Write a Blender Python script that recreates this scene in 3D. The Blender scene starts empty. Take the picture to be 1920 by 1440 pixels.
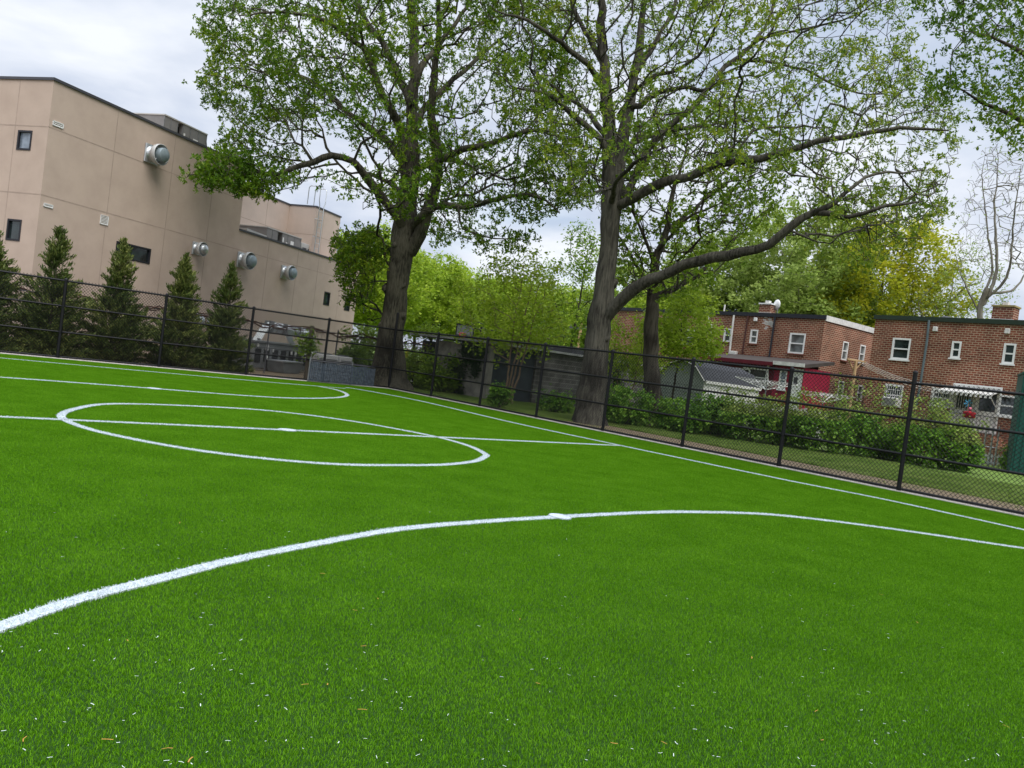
import bpy, math, random
import numpy as np
from mathutils import Matrix, Vector
random.seed(7); RNG = np.random.default_rng(7)
SC = bpy.context.scene
COL = SC.collection
PI = math.pi
rad = math.radians

# ------------------------------------------------------------------ camera
CAM_H, F_PX = 1.7, 1470.5
PITCH, ROLL = rad(1.5633), rad(7.4908)
cp, sp, cr, sr = math.cos(PITCH), math.sin(PITCH), math.cos(ROLL), math.sin(ROLL)
_f = np.array([0, cp, -sp]); _u = np.array([0, sp, cp]); _x = np.array([1., 0, 0])
CX = cr*_x + sr*_u; CU = -sr*_x + cr*_u
EYE = np.array([0, 0, CAM_H])
def ray(px, py):
    return CX*((px-960)/F_PX) + CU*(-(py-720)/F_PX) + _f
def at(px, py, Y):
    d = ray(px, py); return EYE + d*(Y/d[1])
def gp(px, py, z=0.0):
    d = ray(px, py); return EYE + d*((z-CAM_H)/d[2])
cd = bpy.data.cameras.new('camera'); cam = bpy.data.objects.new('camera', cd); COL.objects.link(cam)
M = Matrix(((CX[0], CU[0], -_f[0], 0), (CX[1], CU[1], -_f[1], 0), (CX[2], CU[2], -_f[2], CAM_H), (0, 0, 0, 1)))
cam.matrix_world = M
cd.sensor_width = 36; cd.lens = 36*F_PX/1920; cd.clip_end = 6000; cd.clip_start = 0.05
SC.camera = cam

# ------------------------------------------------------------------ materials
def nodes(m):
    m.use_nodes = True; return m.node_tree.nodes, m.node_tree.links
def mat(name, col, rough=.8, metal=0, var=.15, scale=3., bump=0., bscale=40., stretch=(1, 1, 1), spec=.3, col2=None, coord='Object', detail=6, trans=0., thr=None):
    m = bpy.data.materials.new(name); n, l = nodes(m)
    b = n['Principled BSDF']; b.inputs['Roughness'].default_value = rough; b.inputs['Metallic'].default_value = metal
    b.inputs['Specular IOR Level'].default_value = spec
    tc = n.new('ShaderNodeTexCoord'); mp = n.new('ShaderNodeMapping'); mp.inputs['Scale'].default_value = stretch
    if coord == 'World':
        g = n.new('ShaderNodeNewGeometry'); l.new(g.outputs['Position'], mp.inputs[0])
    else: l.new(tc.outputs[coord], mp.inputs[0])
    nz = n.new('ShaderNodeTexNoise'); nz.inputs['Scale'].default_value = scale; nz.inputs['Detail'].default_value = detail
    nz.inputs['Roughness'].default_value = .6
    l.new(mp.outputs[0], nz.inputs['Vector'])
    rp = n.new('ShaderNodeValToRGB'); l.new(nz.outputs['Fac'], rp.inputs[0])
    c = np.array(col); c2 = np.array(col2) if col2 is not None else c
    a, z = (thr if thr else (.3, .7))
    rp.color_ramp.elements[0].position = a; rp.color_ramp.elements[1].position = z
    rp.color_ramp.elements[0].color = (*np.clip(c*(1-var), 0, 1), 1)
    rp.color_ramp.elements[1].color = (*np.clip(c2*(1+var), 0, 1), 1)
    l.new(rp.outputs[0], b.inputs['Base Color'])
    if bump:
        n2 = n.new('ShaderNodeTexNoise'); n2.inputs['Scale'].default_value = bscale; n2.inputs['Detail'].default_value = 8
        l.new(mp.outputs[0], n2.inputs['Vector'])
        bp = n.new('ShaderNodeBump'); bp.inputs['Strength'].default_value = bump; bp.inputs['Distance'].default_value = .02
        l.new(n2.outputs['Fac'], bp.inputs['Height']); l.new(bp.outputs[0], b.inputs['Normal'])
    return m
def leafmat(name, c1, c2, c3=None, trans=.35, nscale=.5, rough=.55, spec=.25, namp=1.):
    """leaf: colour varies per leaf and over clumps in world space; some light passes through"""
    m = bpy.data.materials.new(name); n, l = nodes(m); b = n['Principled BSDF']
    g = n.new('ShaderNodeNewGeometry')
    nz = n.new('ShaderNodeTexNoise'); nz.inputs['Scale'].default_value = nscale; nz.inputs['Detail'].default_value = 3
    l.new(g.outputs['Position'], nz.inputs['Vector'])
    ad = n.new('ShaderNodeMath'); ad.operation = 'MULTIPLY_ADD'; ad.inputs[1].default_value = .5
    l.new(g.outputs['Random Per Island'], ad.inputs[0])
    s = n.new('ShaderNodeMath'); s.operation = 'MULTIPLY_ADD'; l.new(nz.outputs['Fac'], s.inputs[0]); s.inputs[1].default_value = namp; s.inputs[2].default_value = .25-.5*namp
    l.new(s.outputs[0], ad.inputs[2])
    rp = n.new('ShaderNodeValToRGB'); l.new(ad.outputs[0], rp.inputs[0])
    e = rp.color_ramp.elements; e[0].position = .15; e[0].color = (*c1, 1); e[1].position = .85; e[1].color = (*(c3 or c2), 1)
    x = e.new(.5); x.color = (*c2, 1)
    l.new(rp.outputs[0], b.inputs['Base Color']); b.inputs['Roughness'].default_value = rough; b.inputs['Specular IOR Level'].default_value = spec
    t = n.new('ShaderNodeBsdfTranslucent'); l.new(rp.outputs[0], t.inputs['Color'])
    mx = n.new('ShaderNodeMixShader'); mx.inputs[0].default_value = trans
    l.new(b.outputs[0], mx.inputs[1]); l.new(t.outputs[0], mx.inputs[2]); l.new(mx.outputs[0], n['Material Output'].inputs['Surface'])
    return m
def brickmat(name, c1, c2, mortar, bw, bh, ms, bias=0., rough=.9, dirt=.25, bump=.4):
    m = bpy.data.materials.new(name); n, l = nodes(m); b = n['Principled BSDF']; b.inputs['Roughness'].default_value = rough
    b.inputs['Specular IOR Level'].default_value = .15
    tc = n.new('ShaderNodeTexCoord'); se = n.new('ShaderNodeSeparateXYZ'); l.new(tc.outputs['Object'], se.inputs[0])
    ad = n.new('ShaderNodeMath'); l.new(se.outputs[0], ad.inputs[0]); l.new(se.outputs[1], ad.inputs[1])
    cb = n.new('ShaderNodeCombineXYZ'); l.new(ad.outputs[0], cb.inputs[0]); l.new(se.outputs[2], cb.inputs[1])
    br = n.new('ShaderNodeTexBrick'); l.new(cb.outputs[0], br.inputs['Vector'])
    br.inputs['Scale'].default_value = 1; br.inputs['Brick Width'].default_value = bw; br.inputs['Row Height'].default_value = bh
    br.inputs['Mortar Size'].default_value = ms; br.inputs['Mortar Smooth'].default_value = .1; br.inputs['Bias'].default_value = bias
    br.inputs['Color1'].default_value = (*c1, 1); br.inputs['Color2'].default_value = (*c2, 1); br.inputs['Mortar'].default_value = (*mortar, 1)
    nz = n.new('ShaderNodeTexNoise'); nz.inputs['Scale'].default_value = .9; nz.inputs['Detail'].default_value = 7; l.new(tc.outputs['Object'], nz.inputs['Vector'])
    mr = n.new('ShaderNodeMapRange'); mr.inputs['From Min'].default_value = .35; mr.inputs['From Max'].default_value = .7
    mr.inputs['To Min'].default_value = 1-dirt; mr.inputs['To Max'].default_value = 1+dirt; l.new(nz.outputs['Fac'], mr.inputs[0])
    mu = n.new('ShaderNodeMix'); mu.data_type = 'RGBA'; mu.blend_type = 'MULTIPLY'; mu.inputs[0].default_value = 1
    cc = n.new('ShaderNodeCombineXYZ')
    for i in range(3): l.new(mr.outputs[0], cc.inputs[i])
    l.new(br.outputs['Color'], mu.inputs[6]); l.new(cc.outputs[0], mu.inputs[7]); l.new(mu.outputs[2], b.inputs['Base Color'])
    bp = n.new('ShaderNodeBump'); bp.inputs['Strength'].default_value = bump; bp.inputs['Distance'].default_value = .01; bp.invert = True
    l.new(br.outputs['Fac'], bp.inputs['Height']); l.new(bp.outputs[0], b.inputs['Normal'])
    return m
def barkmat(name, c1, c2, scale=9.):
    m = bpy.data.materials.new(name); n, l = nodes(m); b = n['Principled BSDF']; b.inputs['Roughness'].default_value = .95
    b.inputs['Specular IOR Level'].default_value = .1
    tc = n.new('ShaderNodeTexCoord'); mp = n.new('ShaderNodeMapping'); mp.inputs['Scale'].default_value = (1, 1, .13); l.new(tc.outputs['Object'], mp.inputs[0])
    nz = n.new('ShaderNodeTexNoise'); nz.inputs['Scale'].default_value = scale; nz.inputs['Detail'].default_value = 8; nz.inputs['Roughness'].default_value = .65
    nz.inputs['Distortion'].default_value = .4
    l.new(mp.outputs[0], nz.inputs['Vector'])
    n3 = n.new('ShaderNodeTexNoise'); n3.inputs['Scale'].default_value = .8; n3.inputs['Detail'].default_value = 4; l.new(tc.outputs['Object'], n3.inputs['Vector'])
    ad = n.new('ShaderNodeMath'); ad.operation = 'MULTIPLY_ADD'; ad.inputs[1].default_value = .5; l.new(n3.outputs['Fac'], ad.inputs[0])
    m2 = n.new('ShaderNodeMath'); m2.operation = 'MULTIPLY'; m2.inputs[1].default_value = .6; l.new(nz.outputs['Fac'], m2.inputs[0]); l.new(m2.outputs[0], ad.inputs[2])
    rp = n.new('ShaderNodeValToRGB'); l.new(ad.outputs[0], rp.inputs[0]); e = rp.color_ramp.elements
    e[0].position = .46; e[0].color = (*c1, 1); e[1].position = .64; e[1].color = (*c2, 1); l.new(rp.outputs[0], b.inputs['Base Color'])
    bp = n.new('ShaderNodeBump'); bp.inputs['Strength'].default_value = .9; bp.inputs['Distance'].default_value = .05
    l.new(nz.outputs['Fac'], bp.inputs['Height']); l.new(bp.outputs[0], b.inputs['Normal'])
    return m
def glassmat(name, col, rough=.08):
    m = bpy.data.materials.new(name); n, l = nodes(m); b = n['Principled BSDF']
    b.inputs['Base Color'].default_value = (*col, 1); b.inputs['Roughness'].default_value = rough; b.inputs['Specular IOR Level'].default_value = .8
    tc = n.new('ShaderNodeTexCoord'); nz = n.new('ShaderNodeTexNoise'); nz.inputs['Scale'].default_value = 2.; l.new(tc.outputs['Object'], nz.inputs['Vector'])
    rp = n.new('ShaderNodeValToRGB'); l.new(nz.outputs['Fac'], rp.inputs[0]); rp.color_ramp.elements[0].position = .35; rp.color_ramp.elements[1].position = .65
    rp.color_ramp.elements[0].color = (*(np.array(col)*.5), 1); rp.color_ramp.elements[1].color = (*(np.array(col)*1.7), 1)
    l.new(rp.outputs[0], b.inputs['Base Color'])
    return m

TURF = leafmat('turf_blades', (.042, .133, .002), (.092, .252, .004), (.172, .372, .020), trans=.2, nscale=1.6, namp=.40, rough=.75, spec=.06)
TURFBASE = mat('turf_base', (.014, .05, .003), 1, var=.4, scale=60, bump=.3, bscale=200)
TURFW = mat('white_turf', (.50, .55, .59), .8, var=.16, scale=35)
LAWN = leafmat('lawn_blades', (.08, .15, .018), (.15, .245, .035), (.29, .34, .10), trans=.3, nscale=.9)
CONC = mat('concrete_strip', (.50, .46, .42), .9, var=.2, scale=6, bump=.3)
BLACK = mat('black_vinyl', (.006, .006, .007), .5, var=.1, spec=.3)
STUCCO = mat('taupe_stucco', (.47, .365, .295), .92, var=.05, scale=1.2, bump=.25, bscale=60, col2=(.49, .385, .312))
STUCCO2 = mat('pale_stucco', (.54, .43, .36), .92, var=.06, scale=1.2, bump=.25, bscale=60)
JOINT = mat('joint_line', (.385, .30, .245), .95)
COPING = mat('dark_coping', (.075, .075, .085), .5, metal=.3, var=.1)
GALV = mat('galvanised_steel', (.52, .54, .55), .38, metal=.75, var=.2, scale=5)
ALU = mat('painted_aluminium', (.50, .50, .49), .5, metal=.2, var=.1)
DRUM = mat('motor_drum_grey', (.24, .29, .31), .45, metal=.3, var=.1)
HVAC = mat('unit_grey', (.20, .195, .19), .6, var=.1, scale=2)
HVACL = mat('unit_light_grey', (.45, .45, .43), .6, var=.1, scale=2)
DARK = mat('dark_void', (.012, .013, .014), .8, var=.2)
GLASSD = glassmat('dark_window_glass', (.02, .03, .03))
GLASSB = glassmat('pale_window_glass', (.16, .19, .23))
GLASSH = glassmat('house_window_glass', (.10, .11, .11))
WFRAME = mat('black_window_frame', (.02, .02, .025), .4)
WHITEP = mat('white_paint', (.72, .72, .70), .5, var=.07, scale=4)
WHITED = mat('weathered_white_paint', (.58, .57, .54), .7, var=.2, scale=6)
BRICK = brickmat('red_brown_brick', (.23, .068, .042), (.13, .036, .024), (.38, .29, .20), .25, .105, .0155)
BRICK2 = brickmat('orange_brown_brick', (.25, .085, .048), (.15, .05, .028), (.40, .30, .21), .25, .105, .014)
BLOCK = brickmat('concrete_block', (.12, .115, .105), (.09, .086, .078), (.25, .24, .22), .42, .21, .010, dirt=.5)
OLDCONC = mat('stained_concrete', (.28, .26, .22), .95, var=.45, scale=2.5, bump=.6, bscale=12)
SHINGLE = mat('asphalt_shingle', (.045, .047, .052), .95, var=.4, scale=14, bump=.6, bscale=30)
SIDING = mat('grey_siding', (.36, .39, .38), .7, var=.12, scale=3)
REDP = mat('crimson_paint', (.24, .012, .035), .6, var=.15, scale=3)
REDD = mat('maroon_paint', (.10, .008, .016), .6, var=.2, scale=3)
ROOFBR = mat('brown_roofing', (.055, .045, .04), .9, var=.2)
WOODP = mat('weathered_wood', (.40, .26, .14), .85, var=.3, scale=8, stretch=(1, 1, .15))
PIPEBL = mat('black_downpipe', (.02, .022, .03), .4)
PIPEBR = mat('brown_downpipe', (.06, .022, .02), .5)
PIPEG = mat('slate_downpipe', (.09, .12, .13), .5)
GREENP = mat('dark_green_paint', (.008, .075, .058), .55, var=.12, scale=2)
BLUEF = mat('blue_grey_slats', (.06, .075, .095), .6, var=.6, scale=9)
CHARC = mat('charcoal_metal', (.07, .072, .078), .6, var=.4, scale=7)
STEELD = mat('dull_steel', (.22, .23, .23), .6, metal=.5, var=.3, scale=4)
BARKA = barkmat('oak_bark', (.028, .026, .019), (.120, .110, .080), 20.)
BARKB = barkmat('grey_smooth_bark', (.028, .026, .021), (.110, .103, .081), 13.)
BARKP = barkmat('pale_bark', (.10, .09, .07), (.25, .23, .19), 3.)
BARKD = barkmat('dark_bark', (.030, .026, .020), (.100, .088, .068))
STEMT = mat('tan_stem', (.20, .14, .09), .9, var=.3, scale=5)
LEAFA = leafmat('oak_leaves', (.042, .105, .005), (.110, .215, .009), (.27, .35, .02), nscale=.35, trans=.46)
LEAFB = leafmat('young_oak_leaves', (.065, .130, .010), (.155, .25, .016), (.33, .37, .03), nscale=.35, trans=.45)
LEAFC = leafmat('maple_leaves', (.08, .16, .010), (.18, .30, .018), (.32, .43, .04), nscale=.5, trans=.42)
LEAFY = leafmat('lime_leaves', (.17, .27, .018), (.31, .44, .03), (.46, .56, .06), nscale=.3, trans=.5)
LEAFG = leafmat('soft_green_leaves', (.17, .25, .04), (.30, .40, .08), (.43, .52, .14), nscale=.3, trans=.5)
LEAFO = leafmat('gold_green_leaves', (.24, .29, .018), (.43, .46, .025), (.60, .54, .04), nscale=.3, trans=.5)
LEAFS = leafmat('shrub_leaves', (.042, .125, .010), (.115, .26, .020), (.26, .42, .05), nscale=1.3, trans=.38)
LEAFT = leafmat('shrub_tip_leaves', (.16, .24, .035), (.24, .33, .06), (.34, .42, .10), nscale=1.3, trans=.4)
CONIF = leafmat('conifer_sprays', (.036, .064, .013), (.095, .135, .028), (.25, .27, .07), nscale=.9, trans=.2)
VINE = leafmat('ivy_leaves', (.015, .035, .010), (.03, .07, .015), (.06, .11, .03), nscale=1.2, trans=.25)
SKINT = mat('skin', (.35, .20, .14), .6)
CLOTHR = mat('red_cloth', (.30, .012, .02), .8); CLOTHB = mat('dark_cloth', (.03, .035, .05), .8); CLOTHY = mat('yellow_cloth', (.5, .42, .03), .8)
CARW = mat('white_car_paint', (.70, .71, .72), .25, spec=.6, var=.03); CARG = mat('green_decal', (.03, .35, .08), .35)
TYRE = mat('tyre_rubber', (.015, .015, .016), .9); REDLIGHT = mat('red_lamp_lens', (.4, .01, .01), .2)
ORANGE = mat('tan_leaf_litter', (.42, .22, .05), .9, var=.3); CHIPW = mat('white_clippings', (.62, .68, .66), .6, var=.1)

# ------------------------------------------------------------------ mesh helpers
def np_mesh(name, V, Fq, m, parent=None, smooth=False, kind=None):
    """V (n,3); Fq (m,k) all faces of the same size"""
    V = np.asarray(V, dtype=np.float32); Fq = np.asarray(Fq, dtype=np.int32)
    me = bpy.data.meshes.new(name); k = Fq.shape[1]
    me.vertices.add(len(V)); me.vertices.foreach_set('co', V.ravel())
    me.loops.add(Fq.size); me.loops.foreach_set('vertex_index', Fq.ravel())
    me.polygons.add(len(Fq)); me.polygons.foreach_set('loop_start', np.arange(0, Fq.size, k, dtype=np.int32))
    if smooth: me.polygons.foreach_set('use_smooth', np.ones(len(Fq), dtype=bool))
    me.update(calc_edges=True); me.materials.append(m)
    o = bpy.data.objects.new(name, me); COL.objects.link(o)
    if parent is not None: o.parent = parent
    if kind: o['kind'] = kind
    return o
class MB:
    def __init__(s): s.v = []; s.f = []; s.sm = []
    def add(s, vs, fs, sm=False):
        b = len(s.v); s.v += [tuple(map(float, v)) for v in vs]; s.f += [tuple(b+i for i in f) for f in fs]; s.sm += [sm]*len(fs); return s
    def box(s, c, d, rz=0, bev=0):
        x, y, z = c; a, b, e = d[0]/2, d[1]/2, d[2]/2
        cz, sz = math.cos(rz), math.sin(rz)
        if bev:
            P = [(-a+bev, -b), (a-bev, -b), (a, -b+bev), (a, b-bev), (a-bev, b), (-a+bev, b), (-a, b-bev), (-a, -b+bev)]
            V = []
            for zz, k in ((-e, 1), (e-bev, 1), (e, 0)):
                for (u, w) in P:
                    if k == 0: u, w = u*(1-bev/a), w*(1-bev/b)
                    V.append((x+u*cz-w*sz, y+u*sz+w*cz, z+zz))
            F = [tuple(range(7, -1, -1)), tuple(range(16, 24))]
            for r in (0, 8):
                for i in range(8): F.append((r+i, r+(i+1) % 8, r+8+(i+1) % 8, r+8+i))
            return s.add(V, F)
        V = [(x+i*a*cz-j*b*sz, y+i*a*sz+j*b*cz, z+k*e) for k in (-1, 1) for j in (-1, 1) for i in (-1, 1)]
        return s.add(V, [(0, 2, 3, 1), (4, 5, 7, 6), (0, 1, 5, 4), (2, 6, 7, 3), (0, 4, 6, 2), (1, 3, 7, 5)])
    def span(s, x0, x1, y0, y1, z0, z1, bev=0):
        return s.box(((x0+x1)/2, (y0+y1)/2, (z0+z1)/2), (abs(x1-x0), abs(y1-y0), abs(z1-z0)), 0, bev)
    def tube(s, pts, r, n=8, cap=True):
        P = [Vector(p) for p in pts]; R = r if hasattr(r, '__len__') else [r]*len(P); V = []; F = []; prev = None
        for i, p in enumerate(P):
            t = (P[min(i+1, len(P)-1)]-P[max(i-1, 0)]).normalized()
            if prev is None: u = t.cross(Vector((0, 0, 1)) if abs(t.z) < .9 else Vector((1, 0, 0))).normalized()
            else: u = (prev - t*prev.dot(t)).normalized()
            prev = u; w = t.cross(u)
            for k in range(n):
                a = 2*PI*k/n; V.append(p+(u*math.cos(a)+w*math.sin(a))*R[i])
        for i in range(len(P)-1):
            for k in range(n): F.append((i*n+k, i*n+(k+1) % n, (i+1)*n+(k+1) % n, (i+1)*n+k))
        s.add(V, F, n > 4)
        if cap: s.add(V[:n], [tuple(range(n-1, -1, -1))]); s.add(V[-n:], [tuple(range(n))])
        return s
    def lathe(s, prof, n=20, axis='z', c=(0, 0, 0)):
        V = []; F = []
        for (r, h) in prof:
            for k in range(n):
                a = 2*PI*k/n; u, w = r*math.cos(a), r*math.sin(a)
                p = (u, w, h) if axis == 'z' else ((u, -h, w) if axis == 'y' else (h, u, w))
                V.append((p[0]+c[0], p[1]+c[1], p[2]+c[2]))
        for i in range(len(prof)-1):
            for k in range(n): F.append((i*n+k, i*n+(k+1) % n, (i+1)*n+(k+1) % n, (i+1)*n+k))
        return s.add(V, F, True)
    def prism(s, poly, y0, y1, fn=None):
        """poly in (x,z), extruded along y"""
        n = len(poly); V = [(x, y0, z) for x, z in poly]+[(x, y1, z) for x, z in poly]
        if fn: V = [fn(*v) for v in V]
        F = [tuple(range(n)), tuple(range(2*n-1, n-1, -1))]+[(i, i+n, (i+1) % n+n, (i+1) % n) for i in range(n)]
        return s.add(V, F)
    def panel(s, x0, x1, z0, z1, holes, depth=.14, fn=lambda u, w, z: (u, w, z)):
        """wall face at w=0 (towards the viewer is -w) with real openings and reveals; holes (cx, cz, w, h)"""
        H = [(cx-w/2, cx+w/2, cz-h/2, cz+h/2) for cx, cz, w, h in holes]
        xs = sorted({x0, x1, *[min(max(a, x0), x1) for h in H for a in h[:2]]}); zs = sorted({z0, z1, *[a for h in H for a in h[2:]]})
        for i in range(len(xs)-1):
            for j in range(len(zs)-1):
                mx, mz = (xs[i]+xs[i+1])/2, (zs[j]+zs[j+1])/2
                if any(h[0] < mx < h[1] and h[2] < mz < h[3] for h in H): continue
                s.add([fn(xs[i], 0, zs[j]), fn(xs[i+1], 0, zs[j]), fn(xs[i+1], 0, zs[j+1]), fn(xs[i], 0, zs[j+1])], [(0, 1, 2, 3)])
        for a, b, c, d in H:
            Q = [(a, c), (b, c), (b, d), (a, d)]
            for k in range(4):
                p, q = Q[k], Q[(k+1) % 4]
                s.add([fn(p[0], 0, p[1]), fn(q[0], 0, q[1]), fn(q[0], depth, q[1]), fn(p[0], depth, p[1])], [(0, 1, 2, 3)])
        return s
    def build(s, name, m, parent=None, kind=None):
        me = bpy.data.meshes.new(name); me.from_pydata(s.v, [], s.f); me.materials.append(m)
        me.polygons.foreach_set('use_smooth', s.sm); me.update()
        o = bpy.data.objects.new(name, me); COL.objects.link(o)
        if parent is not None: o.parent = parent
        if kind: o['kind'] = kind
        return o
def tag(o, label=None, cat=None, group=None, kind=None):
    if label: o['label'] = label
    if cat: o['category'] = cat
    if group: o['group'] = group
    if kind: o['kind'] = kind
    return o
def thing(name, label, cat, loc=(0, 0, 0), rz=0, group=None):
    o = bpy.data.objects.new(name, None); COL.objects.link(o); o.empty_display_size = .3
    o.location = tuple(map(float, loc)); o.rotation_euler = (0, 0, rz); return tag(o, label, cat, group)
def dup(root, loc, rz, label, group=None, scale=None):
    r = root.copy(); COL.objects.link(r); r.location = tuple(map(float, loc)); r.rotation_euler = (0, 0, rz); r['label'] = label
    if group: r['group'] = group
    if scale: r.scale = scale
    for ch in list(root.children):
        c = ch.copy(); COL.objects.link(c); c.parent = r
        for g in list(ch.children):
            d = g.copy(); COL.objects.link(d); d.parent = c
    return r

# ------------------------------------------------------------------ field frame
A0 = np.array([-4.90, 31.50]); V1 = np.array([.684, -.7297]); V1 /= np.linalg.norm(V1)
N1 = np.array([-V1[1], V1[0]])             # away from the pitch on the right side
V2 = np.array([-.760, -.6494]); V2 /= np.linalg.norm(V2)
N2 = np.array([V2[1], -V2[0]])             # away from the pitch behind the goal line
RZ1 = math.atan2(V1[1], V1[0])
def fld(s, t):                             # s metres along right fence, t metres outward from it
    return A0 + V1*s + N1*t
def ground_z(x, y):
    d = math.exp(-(((x+2.5)/8)**2+((y-52)/9)**2)**2)
    return -.02 - .85*d

# ground sheet
xs = np.concatenate([[-3000, -700, -250, -140], np.arange(-90, 91, 2.), [140, 250, 700, 3000]])
ys = np.concatenate([[-3000, -500, -100, -30], np.arange(-10, 141, 2.), [200, 400, 1000, 3500]])
GV = np.array([(x, y, ground_z(x, y)) for y in ys for x in xs]); nx = len(xs)
GF = np.array([(j*nx+i, j*nx+i+1, (j+1)*nx+i+1, (j+1)*nx+i) for j in range(len(ys)-1) for i in range(nx-1)])
GM = mat('grass_ground', (.10, .16, .025), 1, var=.35, scale=.6, bump=.4, bscale=30, coord='World')
def ground_material():
    m = GM; n, l = nodes(m); b = n['Principled BSDF']; src = b.inputs['Base Color'].links[0].from_socket
    g = n.new('ShaderNodeNewGeometry')
    dt = n.new('ShaderNodeVectorMath'); dt.operation = 'DOT_PRODUCT'; dt.inputs[1].default_value = (*N1, 0); l.new(g.outputs['Position'], dt.inputs[0])
    nz = n.new('ShaderNodeTexNoise'); nz.inputs['Scale'].default_value = .45; nz.inputs['Detail'].default_value = 6; l.new(g.outputs['Position'], nz.inputs['Vector'])
    s = n.new('ShaderNodeMath'); s.operation = 'MULTIPLY_ADD'; l.new(nz.outputs['Fac'], s.inputs[0]); s.inputs[1].default_value = 5.0
    s2 = n.new('ShaderNodeMath'); s2.operation = 'SUBTRACT'; l.new(dt.outputs['Value'], s2.inputs[0]); s2.inputs[1].default_value = float(A0@N1)+4.6
    d2_ = n.new('ShaderNodeVectorMath'); d2_.operation = 'DOT_PRODUCT'; d2_.inputs[1].default_value = (*V1, 0); l.new(g.outputs['Position'], d2_.inputs[0])
    m3 = n.new('ShaderNodeMapRange'); l.new(d2_.outputs['Value'], m3.inputs[0]); m3.inputs['From Min'].default_value = float(A0@V1)+4; m3.inputs['From Max'].default_value = float(A0@V1)+11
    m3.inputs['To Min'].default_value = 1.2; m3.inputs['To Max'].default_value = -3.0; s3 = n.new('ShaderNodeMath'); l.new(s2.outputs[0], s3.inputs[0]); l.new(m3.outputs[0], s3.inputs[1])
    l.new(s3.outputs[0], s.inputs[2])      # (t-4.6)+5*noise
    mr = n.new('ShaderNodeMapRange'); l.new(s.outputs[0], mr.inputs[0]); mr.inputs['From Min'].default_value = -.6; mr.inputs['From Max'].default_value = .3
    dn = n.new('ShaderNodeTexNoise'); dn.inputs['Scale'].default_value = 9; dn.inputs['Detail'].default_value = 8; l.new(g.outputs['Position'], dn.inputs['Vector'])
    rp = n.new('ShaderNodeValToRGB'); l.new(dn.outputs['Fac'], rp.inputs[0]); e = rp.color_ramp.elements
    e[0].position = .3; e[0].color = (.085, .062, .038, 1); e[1].position = .7; e[1].color = (.25, .19, .12, 1)
    mx = n.new('ShaderNodeMix'); mx.data_type = 'RGBA'; l.new(mr.outputs[0], mx.inputs[0]); l.new(rp.outputs[0], mx.inputs[6]); l.new(src, mx.inputs[7])
    l.new(mx.outputs[2], b.inputs['Base Color'])
ground_material()
np_mesh('ground', GV, GF, GM, smooth=True, kind='structure')

# turf sheet, cut along both fences
c0 = A0; c1 = A0+V1*34; c3 = A0+V2*34; c2 = c1+V2*34
np_mesh('turf', [(p[0], p[1], 0) for p in (c0, c3, c2, c1)], [(0, 1, 2, 3)], TURFBASE, kind='structure')
def pnoise(P, f, seed):
    """cheap smooth 3-d noise in -1..1"""
    r = np.random.default_rng(seed); out = np.zeros(len(P))
    for k in range(7):
        d = r.normal(size=3); d /= np.linalg.norm(d); out += np.sin(P@d*f*r.uniform(.7, 1.9)*2*PI+r.uniform(0, 6.28))
    return out/4.
def blades(n, size, h0, h1, w0, w1, lean, rng, curl=.5, area=None):
    xy = (rng.random((n, 2))-.5)*size if area is None else area
    a = rng.random(n)*2*PI; h = rng.uniform(h0, h1, n); w = rng.uniform(w0, w1, n)/2; ln = rng.random(n)**.7*lean*h; la = rng.random(n)*2*PI
    b = np.stack([xy[:, 0], xy[:, 1], np.zeros(n)], 1); s = np.stack([np.cos(a), np.sin(a), np.zeros(n)], 1)*w[:, None]
    l = np.stack([np.cos(la), np.sin(la), np.zeros(n)], 1)
    mid = b+l*(ln*.35)[:, None]; mid[:, 2] = h*.6
    tip = b+l*ln[:, None]; tip[:, 2] = h*.98
    V = np.stack([b-s, b+s, mid+s*.9, mid-s*.9, tip+s*.35, tip-s*.35], 1).reshape(-1, 3)
    i = np.arange(n)[:, None]*6
    F = np.concatenate([i+np.array([[0, 1, 2, 3]]), i+np.array([[3, 2, 4, 5]])])
    return V, F
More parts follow.
